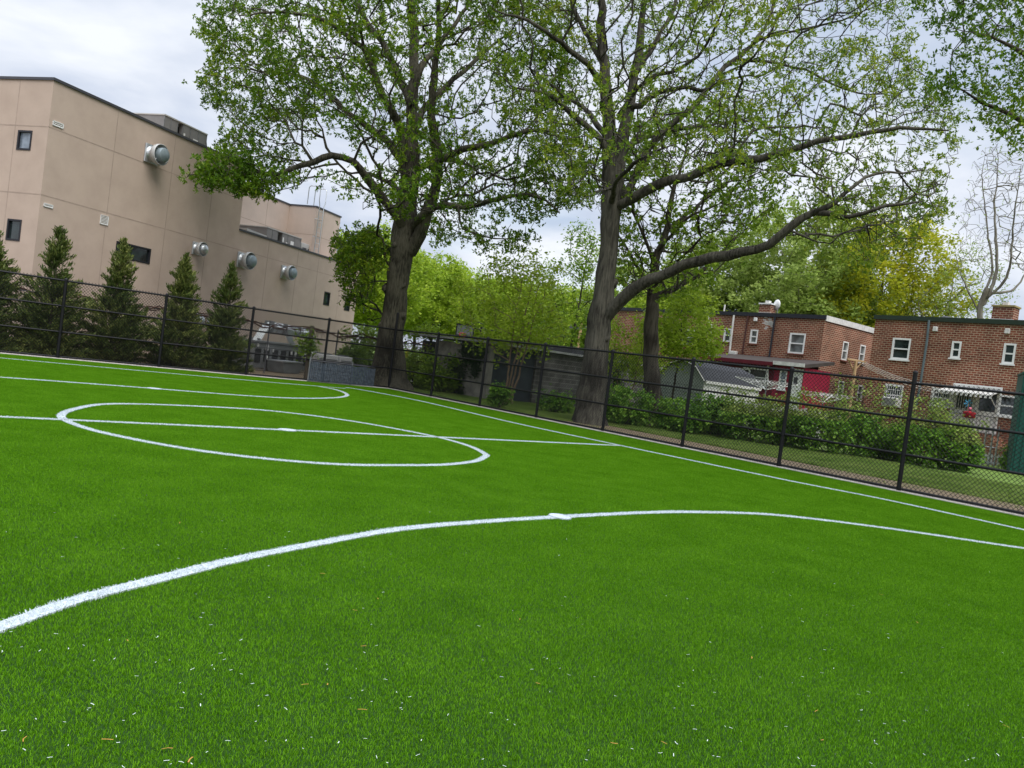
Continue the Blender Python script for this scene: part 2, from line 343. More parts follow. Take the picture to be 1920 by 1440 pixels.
def gn_tiles(o, nx_, ny_, step, shear, seed=0, zmin=1., zmax=1.):
    """repeat the object's own mesh on a sheared grid of points with random quarter turns"""
    ng = bpy.data.node_groups.new('tiles', 'GeometryNodeTree')
    ng.interface.new_socket('Geometry', in_out='INPUT', socket_type='NodeSocketGeometry'); ng.interface.new_socket('Geometry', in_out='OUTPUT', socket_type='NodeSocketGeometry')
    N, L = ng.nodes, ng.links; gi = N.new('NodeGroupInput'); go = N.new('NodeGroupOutput')
    gr = N.new('GeometryNodeMeshGrid'); gr.inputs['Size X'].default_value = (nx_-1)*step; gr.inputs['Size Y'].default_value = (ny_-1)*step
    gr.inputs['Vertices X'].default_value = nx_; gr.inputs['Vertices Y'].default_value = ny_
    ps = N.new('GeometryNodeInputPosition'); sx = N.new('ShaderNodeSeparateXYZ'); L.new(ps.outputs[0], sx.inputs[0])
    mu = N.new('ShaderNodeMath'); mu.operation = 'MULTIPLY'; mu.inputs[1].default_value = shear; L.new(sx.outputs[1], mu.inputs[0])
    cb = N.new('ShaderNodeCombineXYZ'); L.new(mu.outputs[0], cb.inputs[0])
    st = N.new('GeometryNodeSetPosition'); L.new(gr.outputs['Mesh'], st.inputs['Geometry']); L.new(cb.outputs[0], st.inputs['Offset'])
    rv = N.new('FunctionNodeRandomValue'); rv.data_type = 'INT'; rv.inputs[4].default_value = 0; rv.inputs[5].default_value = 3; rv.inputs['Seed'].default_value = seed
    mm = N.new('ShaderNodeMath'); mm.operation = 'MULTIPLY'; mm.inputs[1].default_value = PI/2; L.new(rv.outputs[2], mm.inputs[0])
    cr_ = N.new('ShaderNodeCombineXYZ'); L.new(mm.outputs[0], cr_.inputs[2])
    ip = N.new('GeometryNodeInstanceOnPoints'); L.new(st.outputs[0], ip.inputs['Points']); L.new(gi.outputs[0], ip.inputs['Instance'])
    L.new(cr_.outputs[0], ip.inputs['Rotation'])
    if zmin != zmax:
        rs = N.new('FunctionNodeRandomValue'); rs.data_type = 'FLOAT'; rs.inputs[2].default_value = zmin; rs.inputs[3].default_value = zmax; rs.inputs['Seed'].default_value = seed+5
        cs = N.new('ShaderNodeCombineXYZ'); cs.inputs[0].default_value = 1; cs.inputs[1].default_value = 1; L.new(rs.outputs[1], cs.inputs[2]); L.new(cs.outputs[0], ip.inputs['Scale'])
    L.new(ip.outputs[0], go.inputs[0])
    md = o.modifiers.new('tiles', 'NODES'); md.node_group = ng
V, F_ = blades(21000, 1.0, .010, .0185, .0023, .0037, .75, RNG)
o = np_mesh('turf_grass', V, F_, TURF); tag(o, kind='stuff')
NXT, NYT = 29, 23; k = .0463
ctr = A0 + V1*((NXT-1)/2+.5) + V2*((NYT-1)/2+.5)
o.location = (*ctr, 0); o.rotation_euler = (0, 0, RZ1)
gn_tiles(o, NXT, NYT, 1.0, k)
# rough grass beyond the right fence
V, F_ = blades(5200, 1.0, .03, .085, .004, .009, 1.0, RNG)
o = np_mesh('lawn_grass', V, F_, LAWN); tag(o, kind='stuff')
p = fld(13.0, 6.4); o.location = (*p, -.02); o.rotation_euler = (0, 0, RZ1); gn_tiles(o, 36, 7, 1.0, 0, 3, .35, 1.1)
V, F_ = blades(3000, 1.0, .03, .08, .004, .009, 1.0, RNG)
o = np_mesh('lawn_grass', V, F_, LAWN); tag(o, kind='stuff'); p = fld(3.0, 1.9); o.location = (*p, -.02); o.rotation_euler = (0, 0, RZ1); gn_tiles(o, 11, 2, 1.0, 0, 9, .25, 1.0)
cl = RNG.random((9000, 2))*[26, 2.6]+[0, .5]; kp = (pnoise(np.c_[cl, cl[:, :1]*0], .35, 77)+.15*(cl[:, 1]-1.6) > .12); cl = cl[kp]
V, F_ = blades(len(cl), 1, .02, .06, .004, .009, 1.0, RNG, area=cl); o = np_mesh('lawn_grass', V, F_, LAWN); tag(o, kind='stuff'); o.location = (*A0, -.02); o.rotation_euler = (0, 0, RZ1)

# concrete strips under both fences
for P0, D, Nn, L_, nm in ((A0, V1, N1, 34, 'kerb'), (A0, V2, N2, 34, 'kerb')):
    mb = MB(); mb.box((L_/2, .09, .0), (L_, .30, .07), 0, .008)
    o = mb.build(nm, CONC, kind='structure'); o.location = (*P0, 0)
    o.rotation_euler = (0, 0, math.atan2(D[1], D[0]))
    if Nn is N2: o.matrix_world = Matrix(((D[0], Nn[0], 0, P0[0]), (D[1], Nn[1], 0, P0[1]), (0, 0, 1, 0), (0, 0, 0, 1)))

# ------------------------------------------------------------------ white lines: inlaid white turf
def catmull(P, step=.08, closed=False):
    P = np.array(P, float); n = len(P); out = []
    idx = range(n) if closed else range(n-1)
    for i in idx:
        p0 = P[(i-1) % n] if closed or i > 0 else 2*P[0]-P[1]; p1 = P[i]; p2 = P[(i+1) % n]
        p3 = P[(i+2) % n] if closed or i < n-2 else 2*P[-1]-P[-2]
        m = max(2, int(np.linalg.norm(p2-p1)/step))
        for t in np.arange(m)/m:
            out.append(.5*((2*p1)+(-p0+p2)*t+(2*p0-5*p1+4*p2-p3)*t*t+(-p0+3*p1-3*p2+p3)*t**3))
    if not closed: out.append(P[-1])
    return np.array(out)
def white_line(P, w=.105, closed=False, dens=15000, spots=()):
    C = catmull(P, closed=closed); n = len(C)
    T = (np.roll(C, -1, 0)-np.roll(C, 1, 0)) if closed else np.gradient(C, axis=0)
    T /= np.linalg.norm(T, axis=1)[:, None]; N = np.stack([-T[:, 1], T[:, 0]], 1)
    wl = w/2*(1+.07*np.sin(np.arange(n)*.31)+.05*RNG.normal(size=n)); wr = w/2*(1+.07*np.cos(np.arange(n)*.23)+.05*RNG.normal(size=n))
    a = C+N*wl[:, None]; b = C-N*wr[:, None]; zt = .0135
    V = np.concatenate([np.c_[a, np.full(n, zt)], np.c_[b, np.full(n, zt)], np.c_[a, np.full(n, .001)], np.c_[b, np.full(n, .001)]])
    F = []
    for i in range(n if closed else n-1):
        j = (i+1) % n
        F += [(i, j, n+j, n+i), (i, 2*n+i, 2*n+j, j), (n+i, n+j, 3*n+j, 3*n+i)]
    L_ = np.linalg.norm(np.diff(C, axis=0), axis=1).sum(); m = int(L_*w*dens)
    k = RNG.integers(0, n-1, m); xy = C[k]+(C[k+1]-C[k])*RNG.random((m, 1))+N[k]*((RNG.random((m, 1))-.5)*w*1.14)
    BV, BF = blades(m, 1, .018, .026, .003, .005, .9, RNG, area=xy)
    for (c, r, d) in spots:      # penalty spots: short fat dash across
        th = np.linspace(0, 2*PI, 25)[:-1]; base = len(V)
        ring = np.array([c+d*math.cos(t)*r*1.0+np.array([-d[1], d[0]])*math.sin(t)*r*.85 for t in th])
        V = np.concatenate([V, np.c_[ring, np.full(24, .0205)], [[c[0], c[1], .022]], np.c_[ring, np.full(24, .001)]])
        for i in range(24): F.append((base+i, base+(i+1) % 24, base+24, base+24)); F.append((base+i, base+25+i, base+25+(i+1) % 24, base+(i+1) % 24))
        q = RNG.normal(size=(900, 2)); q = q/np.linalg.norm(q, axis=1)[:, None]*np.sqrt(RNG.random((900, 1)))*r
        v2, f2 = blades(900, 1, .021, .029, .003, .005, .9, RNG, area=c+q); BF = np.concatenate([BF, f2+len(BV)]); BV = np.concatenate([BV, v2])
    fl = [tuple(dict.fromkeys(f)) for f in F]; off = len(V)
    me = bpy.data.meshes.new('pitch_line')
    me.from_pydata([tuple(v) for v in V]+[tuple(v) for v in BV], [], fl+[tuple(int(x)+off for x in f) for f in BF]); me.materials.append(TURFW)
    o = bpy.data.objects.new('pitch_line', me); COL.objects.link(o); o['kind'] = 'structure'; return o
G = lambda px, py: gp(px, py, .02)[:2]
circ = [(114.5, 779), (145, 765), (210, 756.5), (350, 760), (500, 769), (650, 787.5), (800, 814.5), (875, 834), (909, 850), (908, 856), (890, 864), (850, 869), (800, 871), (650, 870), (500, 859), (350, 840), (225, 817), (150, 798)]
white_line([G(*p) for p in circ], closed=True)
hd = G(1165, 835)-G(539, 805.5); hd /= np.linalg.norm(hd)
cs = G(539, 805.5); white_line([cs-hd*12, cs-hd*6, cs, cs+hd*5, G(1165, 835)], spots=[(cs, .16, hd)])
white_line([G(*p) for p in [(648, 726.5), (671, 729.4), (786, 751), (960, 791.5), (1165, 835), (1460, 896.5), (1660, 936), (1920, 992.5)]]+[G(1920, 992.5)+(G(1920, 992.5)-G(1660, 936))*1.5])
nd = [(0, 1172), (150, 1120), (300, 1082), (450, 1045), (600, 1016), (750, 990), (900, 977), (1050, 967.5), (1210, 960), (1310, 959), (1460, 965), (1660, 989), (1920, 1027)]
ndp = [G(*p) for p in nd]; sc_ = G(1050, 967.5)
white_line([ndp[0]+(ndp[0]-ndp[1])*1.4]+ndp+[ndp[-1]+(ndp[-1]-ndp[-2])*.8], spots=[(sc_, .135, V1)])
fd = [(0, 706.5), (145, 717), (290, 728), (450, 740.5), (550, 746), (625, 745.5), (650, 741.5), (645, 735.5), (628, 730), (600, 724.5)]
fdp = [G(*p) for p in fd]; white_line([fdp[0]+(fdp[0]-fdp[1])*2]+fdp, spots=[(G(290, 728), .16, hd)])
white_line([G(0, 670.5)*1.0+(G(0, 670.5)-G(257, 694))*1.0, G(0, 670.5), G(257, 694), G(480, 714), G(605, 724.5), G(648, 728)], w=.065)

# loose clippings and oak litter on the turf
def bits(n, ymax, l0, l1, w0, w1, m, name, label, seed):
    r = np.random.default_rng(seed); VV = []; FF = []
    for i in range(n):
        px = r.uniform(-200, 2100); t = r.random(); py = 900+(1440-900)*t**.75 if ymax == 0 else r.uniform(ymax, 1440)
        g = gp(px, py, .018); a = r.uniform(0, 2*PI); L_ = r.uniform(l0, l1); w = r.uniform(w0, w1); bend = r.normal()*.25
        d = np.array([math.cos(a), math.sin(a), 0]); q = np.array([-d[1], d[0], 0]); tl = r.normal()*.12
        b = len(VV)
        for s, k in ((-1, -1), (-1, 1), (0, -1), (0, 1), (1, -1), (1, 1)):
            p_ = g+d*s*L_/2+q*(k*w/2+abs(s)*bend*L_*.4); p_[2] += tl*s*L_*.5+.003; VV.append(p_)
        FF += [(b, b+1, b+3, b+2), (b+2, b+3, b+5, b+4)]
    tag(np_mesh(name, VV, FF, m), label, kind='stuff')
bits(300, 0, .007, .022, .002, .0038, CHIPW, 'turf_clippings', None, 3)
bits(34, 0, .02, .045, .003, .006, ORANGE, 'leaf_litter', None, 4)

# ------------------------------------------------------------------ chain link fences
FH = 2.40
def diag_wires(L_, z0, z1, step, r, seed=0):
    Hh = z1-z0; V = []; F = []; i = 0
    for sgn in (1, -1):
        s = -Hh*.95
        while s < L_+Hh*.95:
            xa, za, xb, zb = s, z0, s+Hh*.95, z1
            if sgn < 0: xa, xb = s+Hh*.95, s
            # clip in x
            def clip(x1_, zz1, x2_, zz2):
                for lim, cmpf in ((0, 1), (L_, -1)):
                    o1 = (x1_-lim)*cmpf < 0; o2 = (x2_-lim)*cmpf < 0
                    if o1 and o2: return None
                    if o1: t = (lim-x1_)/(x2_-x1_); zz1 += (zz2-zz1)*t; x1_ = lim
                    elif o2: t = (lim-x2_)/(x1_-x2_); zz2 += (zz1-zz2)*t; x2_ = lim
                return x1_, zz1, x2_, zz2
            c = clip(xa, za, xb, zb)
            if c and abs(c[0]-c[2]) > .01:
                xa, za, xb, zb = c; b = len(V); yo = sgn*r*.6
                nxx, nz = -(zb-za), (xb-xa); q = math.hypot(nxx, nz); nxx *= r/q; nz *= r/q
                for (x, z) in ((xa, za), (xb, zb)): V += [(x+nxx, yo, z+nz), (x-nxx, yo, z-nz), (x, yo-r*1.3, z), (x, yo+r*1.3, z)]
                F += [(b, b+4, b+6, b+2), (b+2, b+6, b+5, b+1), (b+1, b+5, b+7, b+3), (b+3, b+7, b+4, b)]
            s += step
    return V, F
def chain_fence(P0, D, Nn, posts, tall, label, mesh_h=FH):
    rt = thing('chain_link_fence', label, 'fence', (P0[0], P0[1], 0))
    rt.rotation_euler = (0, 0, math.atan2(D[1], D[0])); L_ = posts[-1]
    sgn = 1 if (-D[1]*Nn[0]+D[0]*Nn[1]) > 0 else -1
    V, F_ = diag_wires(L_, .015, mesh_h+.05, .092, .0046)
    V = [(x, y+sgn*.035, z) for x, y, z in V]
    np_mesh('wire_mesh', V, F_, BLACK, rt)
    for z, r in ((mesh_h-.01, .021), (mesh_h*2/3+.02, .021), (mesh_h/3+.03, .021), (.075, .021)):
        MB().tube([(0, 0, z), (L_, 0, z)], r*1.33, 8).build('rail', BLACK, rt)
    for s in posts:
        h = tall.get(s, mesh_h+.03); b = MB(); b.tube([(s, 0, -.1), (s, 0, h)], .052 if s == 0 else .046, 12)
        b.lathe([(.056, h-.01), (.056, h+.015), (.03, h+.04), (.001, h+.05)], 12, c=(s, 0, 0))
        p = b.build('post', BLACK, rt)
        for z in (mesh_h-.01, mesh_h*2/3+.02, mesh_h/3+.03, .09): MB().tube([(s, 0, z-.024), (s, 0, z+.024)], .060, 10).build('bracket', BLACK, p)
    return rt
chain_fence(A0, V1, N1, [i*2.83 for i in range(11)], {0: 3.05, 7*2.83: 2.62}, 'black chain link fence running along the right touchline in front of the brick houses')
fl = chain_fence(A0-V2*0.0, V2, N2, [i*2.94+.0 for i in range(9)][0:], {0: 3.0}, 'black chain link fence behind the far goal line in front of the tan building')
# the two fences share the corner post: drop the duplicate
for c in list(fl.children):
    if c.name.startswith('post'):
        for g in list(c.children): bpy.data.objects.remove(g)
        bpy.data.objects.remove(c); break

# ------------------------------------------------------------------ frames for buildings
class Frame:
    """local x along d, local y = left of d, both horizontal"""
    def __init__(s, O, ang):
        s.O = np.array([O[0], O[1], O[2] if len(O) > 2 else 0.]); s.d = np.array([math.sin(ang), math.cos(ang), 0]); s.n = np.array([-s.d[1], s.d[0], 0])
        s.rz = math.atan2(s.d[1], s.d[0])
    def on(s, px, py, y=0.):
        r = ray(px, py); t = np.dot(s.O+s.n*y-EYE, s.n)/np.dot(r, s.n); p = EYE+r*t-s.O; return float(np.dot(p, s.d)), float(p[2])
    def onx(s, px, py, x=0.):
        r = ray(px, py); t = np.dot(s.O+s.d*x-EYE, s.d)/np.dot(r, s.d); p = EYE+r*t-s.O; return float(np.dot(p, s.n)), float(p[2])
    def loc(s, p): q = np.array(p)-s.O; return float(np.dot(q, s.d)), float(np.dot(q, s.n)), float(q[2])
    def w(s, x, y, z=0.): return s.O+s.d*x+s.n*y+np.array([0, 0, z])
def put(root, x, y, z, w, h, t=.10, mk='W', glass=None, fr=.055, sash=True, label=None, axis='y', sill=True, depth=.10, frm=None, name='window'):
    """a window as a part (frame bars, meeting rail, sill) with its pane below it; axis 'y': in a wall facing -y; 'x': facing -x; 'X': facing +x"""
    if axis == 'y': fn = lambda a, b, c: (x+a, y+b, z+c)
    elif axis == 'x': fn = lambda a, b, c: (x+b, y-a, z+c)
    else: fn = lambda a, b, c: (x-b, y+a, z+c)
    def bx(mb, a0, a1, b0, b1, c0, c1):
        P = [fn(a, b, c) for c in (c0, c1) for b in (b0, b1) for a in (a0, a1)]
        mb.add(P, [(0, 2, 3, 1), (4, 5, 7, 6), (0, 1, 5, 4), (2, 6, 7, 3), (0, 4, 6, 2), (1, 3, 7, 5)])
    f = MB(); W, H = w/2, h/2; b0, b1 = -.02, depth
    bx(f, -W, -W+fr, b0, b1, -H, H); bx(f, W-fr, W, b0, b1, -H, H); bx(f, -W+fr, W-fr, b0, b1, H-fr, H); bx(f, -W+fr, W-fr, b0, b1, -H, -H+fr)
    if sash: bx(f, -W+fr, W-fr, b0+.025, b1-.01, -fr*.4, fr*.4)
    fo = f.build(name, frm or WHITEP, root)
    if label: fo['label'] = label
    p = MB(); bx(p, -W+fr*.6, W-fr*.6, depth*.55, depth*.55+.012, -H+fr*.6, H-fr*.6); p.build('pane', glass or GLASSH, fo)
    if sill:
        q = MB(); bx(q, -W-.05, W+.05, -.075, .02, -H-.075, -H-.003); q.build('sill', BRICKSILL if sill == 2 else (frm or WHITEP), fo)
    return fo
BRICKSILL = mat('brick_sill', (.16, .055, .035), .9, var=.3, scale=10)

# ------------------------------------------------------------------ the tan building
FB = Frame((-9.9, 47.0), rad(17.2))
rt = thing('tan_building', 'large tan stucco building with dark roof coping and round wall fans, left of the oaks', 'building', FB.O, FB.rz)
XL, XM, HT, HL = -21.8, FB.on(452, 400)[0], 9.0, 6.08
def wins(items, fn): return [(fn(px, py)[0], fn(px, py)[1], w, h) for px, py, w, h in items]
mainw = [(250, 474, 1.75, .60)]; loww = [(612.5, 560, .62, .74), (651, 571, .62, .74)]; leftw = [(46, 263, .62, .66), (26, 431, .62, .72)]
hm = wins(mainw, lambda a, b: FB.on(a, b)); hl = wins(loww, lambda a, b: FB.on(a, b)); hf = wins(leftw, lambda a, b: FB.onx(a, b, XL))
mb = MB(); mb.panel(XL, XM, -1, HT, hm); mb.panel(XL, XL+0+.0001, -1, HT, [])
mb.panel(0, 15, -1, HT, [(y, z, w, h) for y, z, w, h in hf], fn=lambda u, w, z: (XL+w, u, z))
mb.add([(XM, 0, HL-.3), (XM, 15, HL-.3), (XM, 15, HT), (XM, 0, HT)], [(0, 1, 2, 3)])
mb.add([(XL, 0, HT-.25), (XM, 0, HT-.25), (XM, 15, HT-.25), (XL, 15, HT-.25)], [(0, 1, 2, 3)])
mb.add([(XL, 15, -1), (XM, 15, -1), (XM, 15, HT), (XL, 15, HT)], [(0, 1, 2, 3)])
mb.build('wall', STUCCO, rt)
mb = MB(); mb.panel(XM, 0, -1, HL, hl); mb.add([(0, 0, -1), (0, 16, -1), (0, 16, HL), (0, 0, HL)], [(0, 1, 2, 3)])
mb.add([(XM, 0, HL-.25), (0, 0, HL-.25), (0, 16, HL-.25), (XM, 16, HL-.25)], [(0, 1, 2, 3)])
mb.build('wall', STUCCO, rt)
# set back upper block
yb1 = (lambda p: FB.loc(p)[1])(EYE+ray(500, 367)*((HT-CAM_H)/ray(500, 367)[2]))
p = EYE+ray(545, 385)*((HT-CAM_H)/ray(545, 385)[2]); xb, yb1, _ = FB.loc(p)
p = EYE+ray(592, 387.5)*((HT-CAM_H)/ray(592, 387.5)[2]); xb_, yb2, _ = FB.loc(p); xb = (xb+xb_)/2
p = FB.on(639, 407.5, yb2); xe = p[0]
mb = MB(); mb.add([(XM, yb1, 5), (xb, yb1, 5), (xb, yb1, HT), (XM, yb1, HT)], [(0, 1, 2, 3)]); mb.add([(xb, yb1, 5), (xb, yb2, 5), (xb, yb2, HT), (xb, yb1, HT)], [(0, 1, 2, 3)])
mb.add([(xb, yb2, 5), (xe, yb2, 5), (xe, yb2, HT), (xb, yb2, HT)], [(0, 1, 2, 3)]); mb.add([(xe, yb2, 5), (xe, 15.5, 5), (xe, 15.5, HT), (xe, yb2, HT)], [(0, 1, 2, 3)])
mb.add([(XM, yb1, HT-.2), (xb, yb1, HT-.2), (xb, 15.5, HT-.2), (XM, 15.5, HT-.2)], [(0, 1, 2, 3)]); mb.add([(xb, yb2, HT-.21), (xe, yb2, HT-.21), (xe, 15.5, HT-.21), (xb, 15.5, HT-.21)], [(0, 1, 2, 3)])
mb.build('upper_wall', STUCCO2, rt)
# coping
mb = MB(); t = .07
mb.span(XL-.04, XM+.04, -.05, .22, HT-.02, HT+t); mb.span(XL-.04, XL+.22, .22, 15, HT-.02, HT+t); mb.span(XM+.02, -0+.05, -.05, .22, HL-.02, HL+t); mb.span(-.2, .05, .22, 16, HL-.02, HL+t)
mb.span(XM-.2, XM+.04, .22, yb1, HT-.02, HT+t)
mb.span(XM+.04, xb-.03, yb1-.04, yb1+.2, HT-.02, HT+t-.002); mb.span(xb-.03, xb+.2, yb2-.04, yb1+.2, HT-.02, HT+t-.002); mb.span(xb+.2, xe+.04, yb2-.04, yb2+.2, HT-.02, HT+t-.002); mb.span(xe-.2, xe+.04, yb2+.2, 15.5, HT-.02, HT+t-.002)
mb.build('coping', COPING, rt)
# control joints as real shallow strips
mb = MB(); w = .018
def vj(x, z0, z1): mb.span(x-w, x+w, -.003, .01, z0, z1)
def hj(x0, x1, z): mb.span(x0, x1, -.004, .01, z-w, z+w)
zj = [FB.on(93, 222)[1]*0+7.45, 5.2]
for px, py in ((212, 300), (313, 400), (393, 400)): vj(FB.on(px, py)[0], -.5, HT-.05)
for px, py in ((502, 480), (549, 560), (589, 560), (634, 560)): vj(FB.on(px, py)[0], -.5, HL-.05)
hj(XL, XM, zj[0]); hj(XL, -.01, zj[1]); hj(XL, -.01, 1.9)
for px in (33, -60):
    y_ = FB.onx(px, 200, XL)[0]; mb.span(XL-.003, XL+.01, y_-w, y_+w, -.5, HT-.05)
for z in (zj[0], zj[1], 1.9): mb.span(XL-.004, XL+.01, .01, 15, z-w, z+w)
mb.span(xb+.9-w, xb+.9+w, yb2-.003, yb2+.01, 5, HT-.05) if xe-xb > 2 else None
mb.span(XM+.1, xb-.05, yb1-.004, yb1+.01, 7.4, 7.43); mb.span(xb-.004, xb+.01, yb2, yb1-.02, 7.4, 7.43); mb.span(xb, xe, yb2-.004, yb2+.01, 7.4, 7.43)
xj = FB.on(500, 400, yb1)[0]; mb.span(xj-w, xj+w, yb1-.003, yb1+.01, 5, HT-.05)
mb.build('control_joint', JOINT, rt)
for (x, z, w_, h_) in hm+hl: put(rt, x, 0, z, w_, h_, frm=WFRAME, glass=GLASSD, sash=False, sill=False, fr=.06)
for i, (y, z, w_, h_) in enumerate(hf): put(rt, XL, y, z, w_, h_, frm=WFRAME, glass=GLASSB if i == 0 else GLASSD, sash=False, sill=False, fr=.06, axis='x')
# louvred vents on the wall
for px, py, w_, h_ in ((108.5, 233.5, .42, .16), (90, 385.5, .36, .12), (195, 412.5, .36, .34)):
    x, z = FB.on(px, py); v = MB()
    v.span(x-w_/2, x+w_/2, -.03, .02, z-h_/2, z-h_/2+.02).span(x-w_/2, x+w_/2, -.03, .02, z+h_/2-.02, z+h_/2)
    v.span(x-w_/2, x-w_/2+.02, -.03, .02, z-h_/2, z+h_/2).span(x+w_/2-.02, x+w_/2, -.03, .02, z-h_/2, z+h_/2)
    for k in range(int(h_/.05)): v.span(x-w_/2, x+w_/2, -.025, -.008, z-h_/2+.02+k*.05, z-h_/2+.045+k*.05)
    v.build('vent', WHITEP, rt)
# wall fans: plate, neck, flared shroud, struts and motor drum
def fan(px, py, s, dome, label, yy=-.0):
    x, z = FB.on(px, py, -.45*s); x -= 0; c = FB.w(x, 0, z)
    t = thing('wall_fan', label, 'exhaust fan', c, FB.rz, 'round exhaust fans on the tan building')
    t.scale = (s*.9, s*.9, s*.9)
    MB().box((0, -.05, 0), (.98, .10, .98), 0, .02).build('mounting_plate', GALV, t)
    MB().lathe([(.40, -.10), (.38, -.14)][::-1] and [(.44, -.10), (.36, -.2), (.33, -.3), (.36, -.36)][0:], 28, 'y').build('neck', GALV, t) if False else MB().lathe([(.44, .10), (.36, .20), (.34, .30), (.40, .36)], 28, 'y').build('neck', GALV, t)
    MB().lathe([(.38, .34), (.50, .40), (.56, .52), (.56, .72), (.535, .74), (.535, .54), (.48, .44), (.36, .38)], 36, 'y').build('shroud', ALU, t)
    if dome: MB().lathe([(.36, .40), (.40, .55), (.39, .78), (.33, .92), (.2, 1.0), (.001, 1.03)], 30, 'y').build('motor_dome', GALV, t)
    else: MB().lathe([(.36, .40), (.37, .60), (.37, .90), (.35, .93), (.001, .945)], 30, 'y').build('motor_drum', DRUM, t)
    for k in range(4):
        a = PI/4+k*PI/2; MB().tube([(.34*math.cos(a), -.66, .34*math.sin(a)), (.55*math.cos(a), -.66, .55*math.sin(a))], .022, 6).build('strut', GALV, t)
    return t
fan(297, 290, .80, False, 'largest exhaust fan, high on the tan wall under the rooftop unit')
fan(377.5, 467, .60, True, 'domed exhaust fan on the tan wall right of the long slot window')
fan(465, 489, .80, False, 'exhaust fan on the tan wall between the domed fan and the small fan')
fan(543.5, 511.5, .74, False, 'right-hand small exhaust fan on the tan wall left of the first oak')
fan(371, 600, .60, True, 'low domed exhaust fan seen between two conifers above the fence')
fan(404, 606, .60, True, 'low exhaust fan half hidden behind the rightmost conifer')
# rooftop units
def rtu(y, pxs, top_px, label, zb, H_=None):
    (xa, xb2) = [FB.on(p[0], p[1], y)[0] for p in pxs]; H_ = FB.on(top_px[0], top_px[1], y)[1]-zb
    L_ = xb2-xa; t = thing('rooftop_unit', label, 'rooftop unit', FB.w(xa, y, zb), FB.rz, 'rooftop air units on the tan building')
    D_ = 2.0
    b = MB(); b.span(0, L_*.30, 0, D_, .1, H_).span(L_*.43, L_, 0, D_, .1, H_)
    b.span(L_*.30, L_*.43, .35, D_, .1, H_).build('cabinet', HVAC, t)
    b = MB(); b.prism([(L_, .1), (L_+.5, .25), (L_+.12, H_*.9), (L_, H_*.9)], .1, D_-.1).build('rain_hood', HVAC, t)
    b = MB(); b.span(-.03, L_+.03, -.03, D_+.03, H_, H_+.05).build('lid', HVACL, t)
    b = MB()
    for k in range(6): x = L_*(.315+.018*k); b.tube([(x, .12+.02*(k % 3), .2), (x+.02, .2, H_-.15)], .018, 5)
    b.box((L_*.365, .2, H_*.5), (L_*.08, .15, .25)).build('coil', DARK, t)
    for fx, fz, w_, h_ in ((.47, .62, .10, .4), (.58, .55, .14, .14), (.74, .62, .3, .28), (.79, .36, .1, .08)): MB().span(L_*fx-w_/2, L_*fx+w_/2, -.012, 0, H_*fz-h_/2, H_*fz+h_/2).build('sticker', WHITEP, t)
    b = MB()
    for fx in (.0, .15, .30, .43, .6, .8, 1.): b.span(L_*fx-.012, L_*fx+.012, -.018, 0, .12, H_-.01)
    b.span(0, L_, 0, D_, 0, .1).build('panel_seam', STEELD, t)
    for yy_ in (0.66, 1.33): pass
    return t
rtu(2.2, ((305, 250), (386, 270)), (305, 214), 'long grey rooftop unit on the tall part of the tan building', HT-.25)
rtu(1.6, ((500, 440), (562, 470)), (505, 428), 'grey rooftop unit on the lower roof of the tan building before the pale wall', HL-.25)
x0, _ = FB.on(566, 460, 1.8); t = thing('condenser_unit', 'small pale condenser with dark grilles beside the roof ladder', 'condenser', FB.w(x0, 1.8, HL-.25), FB.rz)
MB().box((.55, .4, .50), (1.1, .8, 1.0), 0, .02).build('cabinet', HVACL, t)
b = MB(); b.span(.08, .48, -.02, -.001, .15, .75).span(.62, 1.02, -.02, -.001, .15, .75)
b.build('grille', CHARC, t)
for (pa, pb, lab, y) in (((140, 168), (178, 186), 'pale skylight curb on the tall roof, nearer the left corner', 1.0), ((182, 183), (214, 197), 'second pale roof curb between the skylight and the rooftop unit', .8)):
    xa, z = FB.on(*pa, y); xb2, z2 = FB.on(*pb, y); t = thing('skylight', lab, 'skylight', FB.w(xa, y, HT-.25), FB.rz)
    L_ = xb2-xa; h_ = z-HT+.25+.0
    MB().span(0, L_, 0, 1.1, 0, h_*.75).build('curb', ALU, t); MB().prism([(-.04, h_*.75), (L_+.04, h_*.75), (L_+.04, h_), (-.04, h_*.95)], -.04, 1.14).build('cover', GALV, t)
x0, _ = FB.on(456, 430, .8); t = thing('skylight', 'low pale metal curb at the left end of the lower roof', 'skylight', FB.w(x0, .6, HL-.25), FB.rz)
MB().span(0, 1.5, 0, .9, 0, .42).build('curb', GALV, t); MB().prism([(-.04, .42), (1.54, .42), (1.54, .50), (-.04, .55)], -.04, .94).build('cover', ALU, t)
# roof ladder
xl = FB.on(598, 450, yb2-.3)[0]; t = thing('roof_ladder', 'steel roof access ladder with hooped top rails on the pale upper wall', 'ladder', FB.w(xl, yb2-.12, HL-.25), FB.rz)
HH = HT-HL+.25
for s in (-.22, .22): MB().tube([(s, -.1, 0), (s, -.1, HH+.1), (s*1.5, -.1, HH+.35), (s*1.5, -.1, HH+1.0), (s*1.5, .0, HH+1.15), (s*1.5, .55, HH+1.15), (s*1.5, .65, HH+1.05), (s*1.5, .65, HH+.1)], .028, 6).build('rail', GALV, t)
b = MB()
for k in range(10): b.tube([(-.22, -.1, .25+k*.3), (.22, -.1, .25+k*.3)], .016, 5)
b.build('rung', GALV, t)
b = MB()
for k in range(3):
    for s in (-.22, .22): b.tube([(s, -.1, .5+k*1.0), (s, .12, .5+k*1.0)], .02, 5)
b.build('bracket', GALV, t)

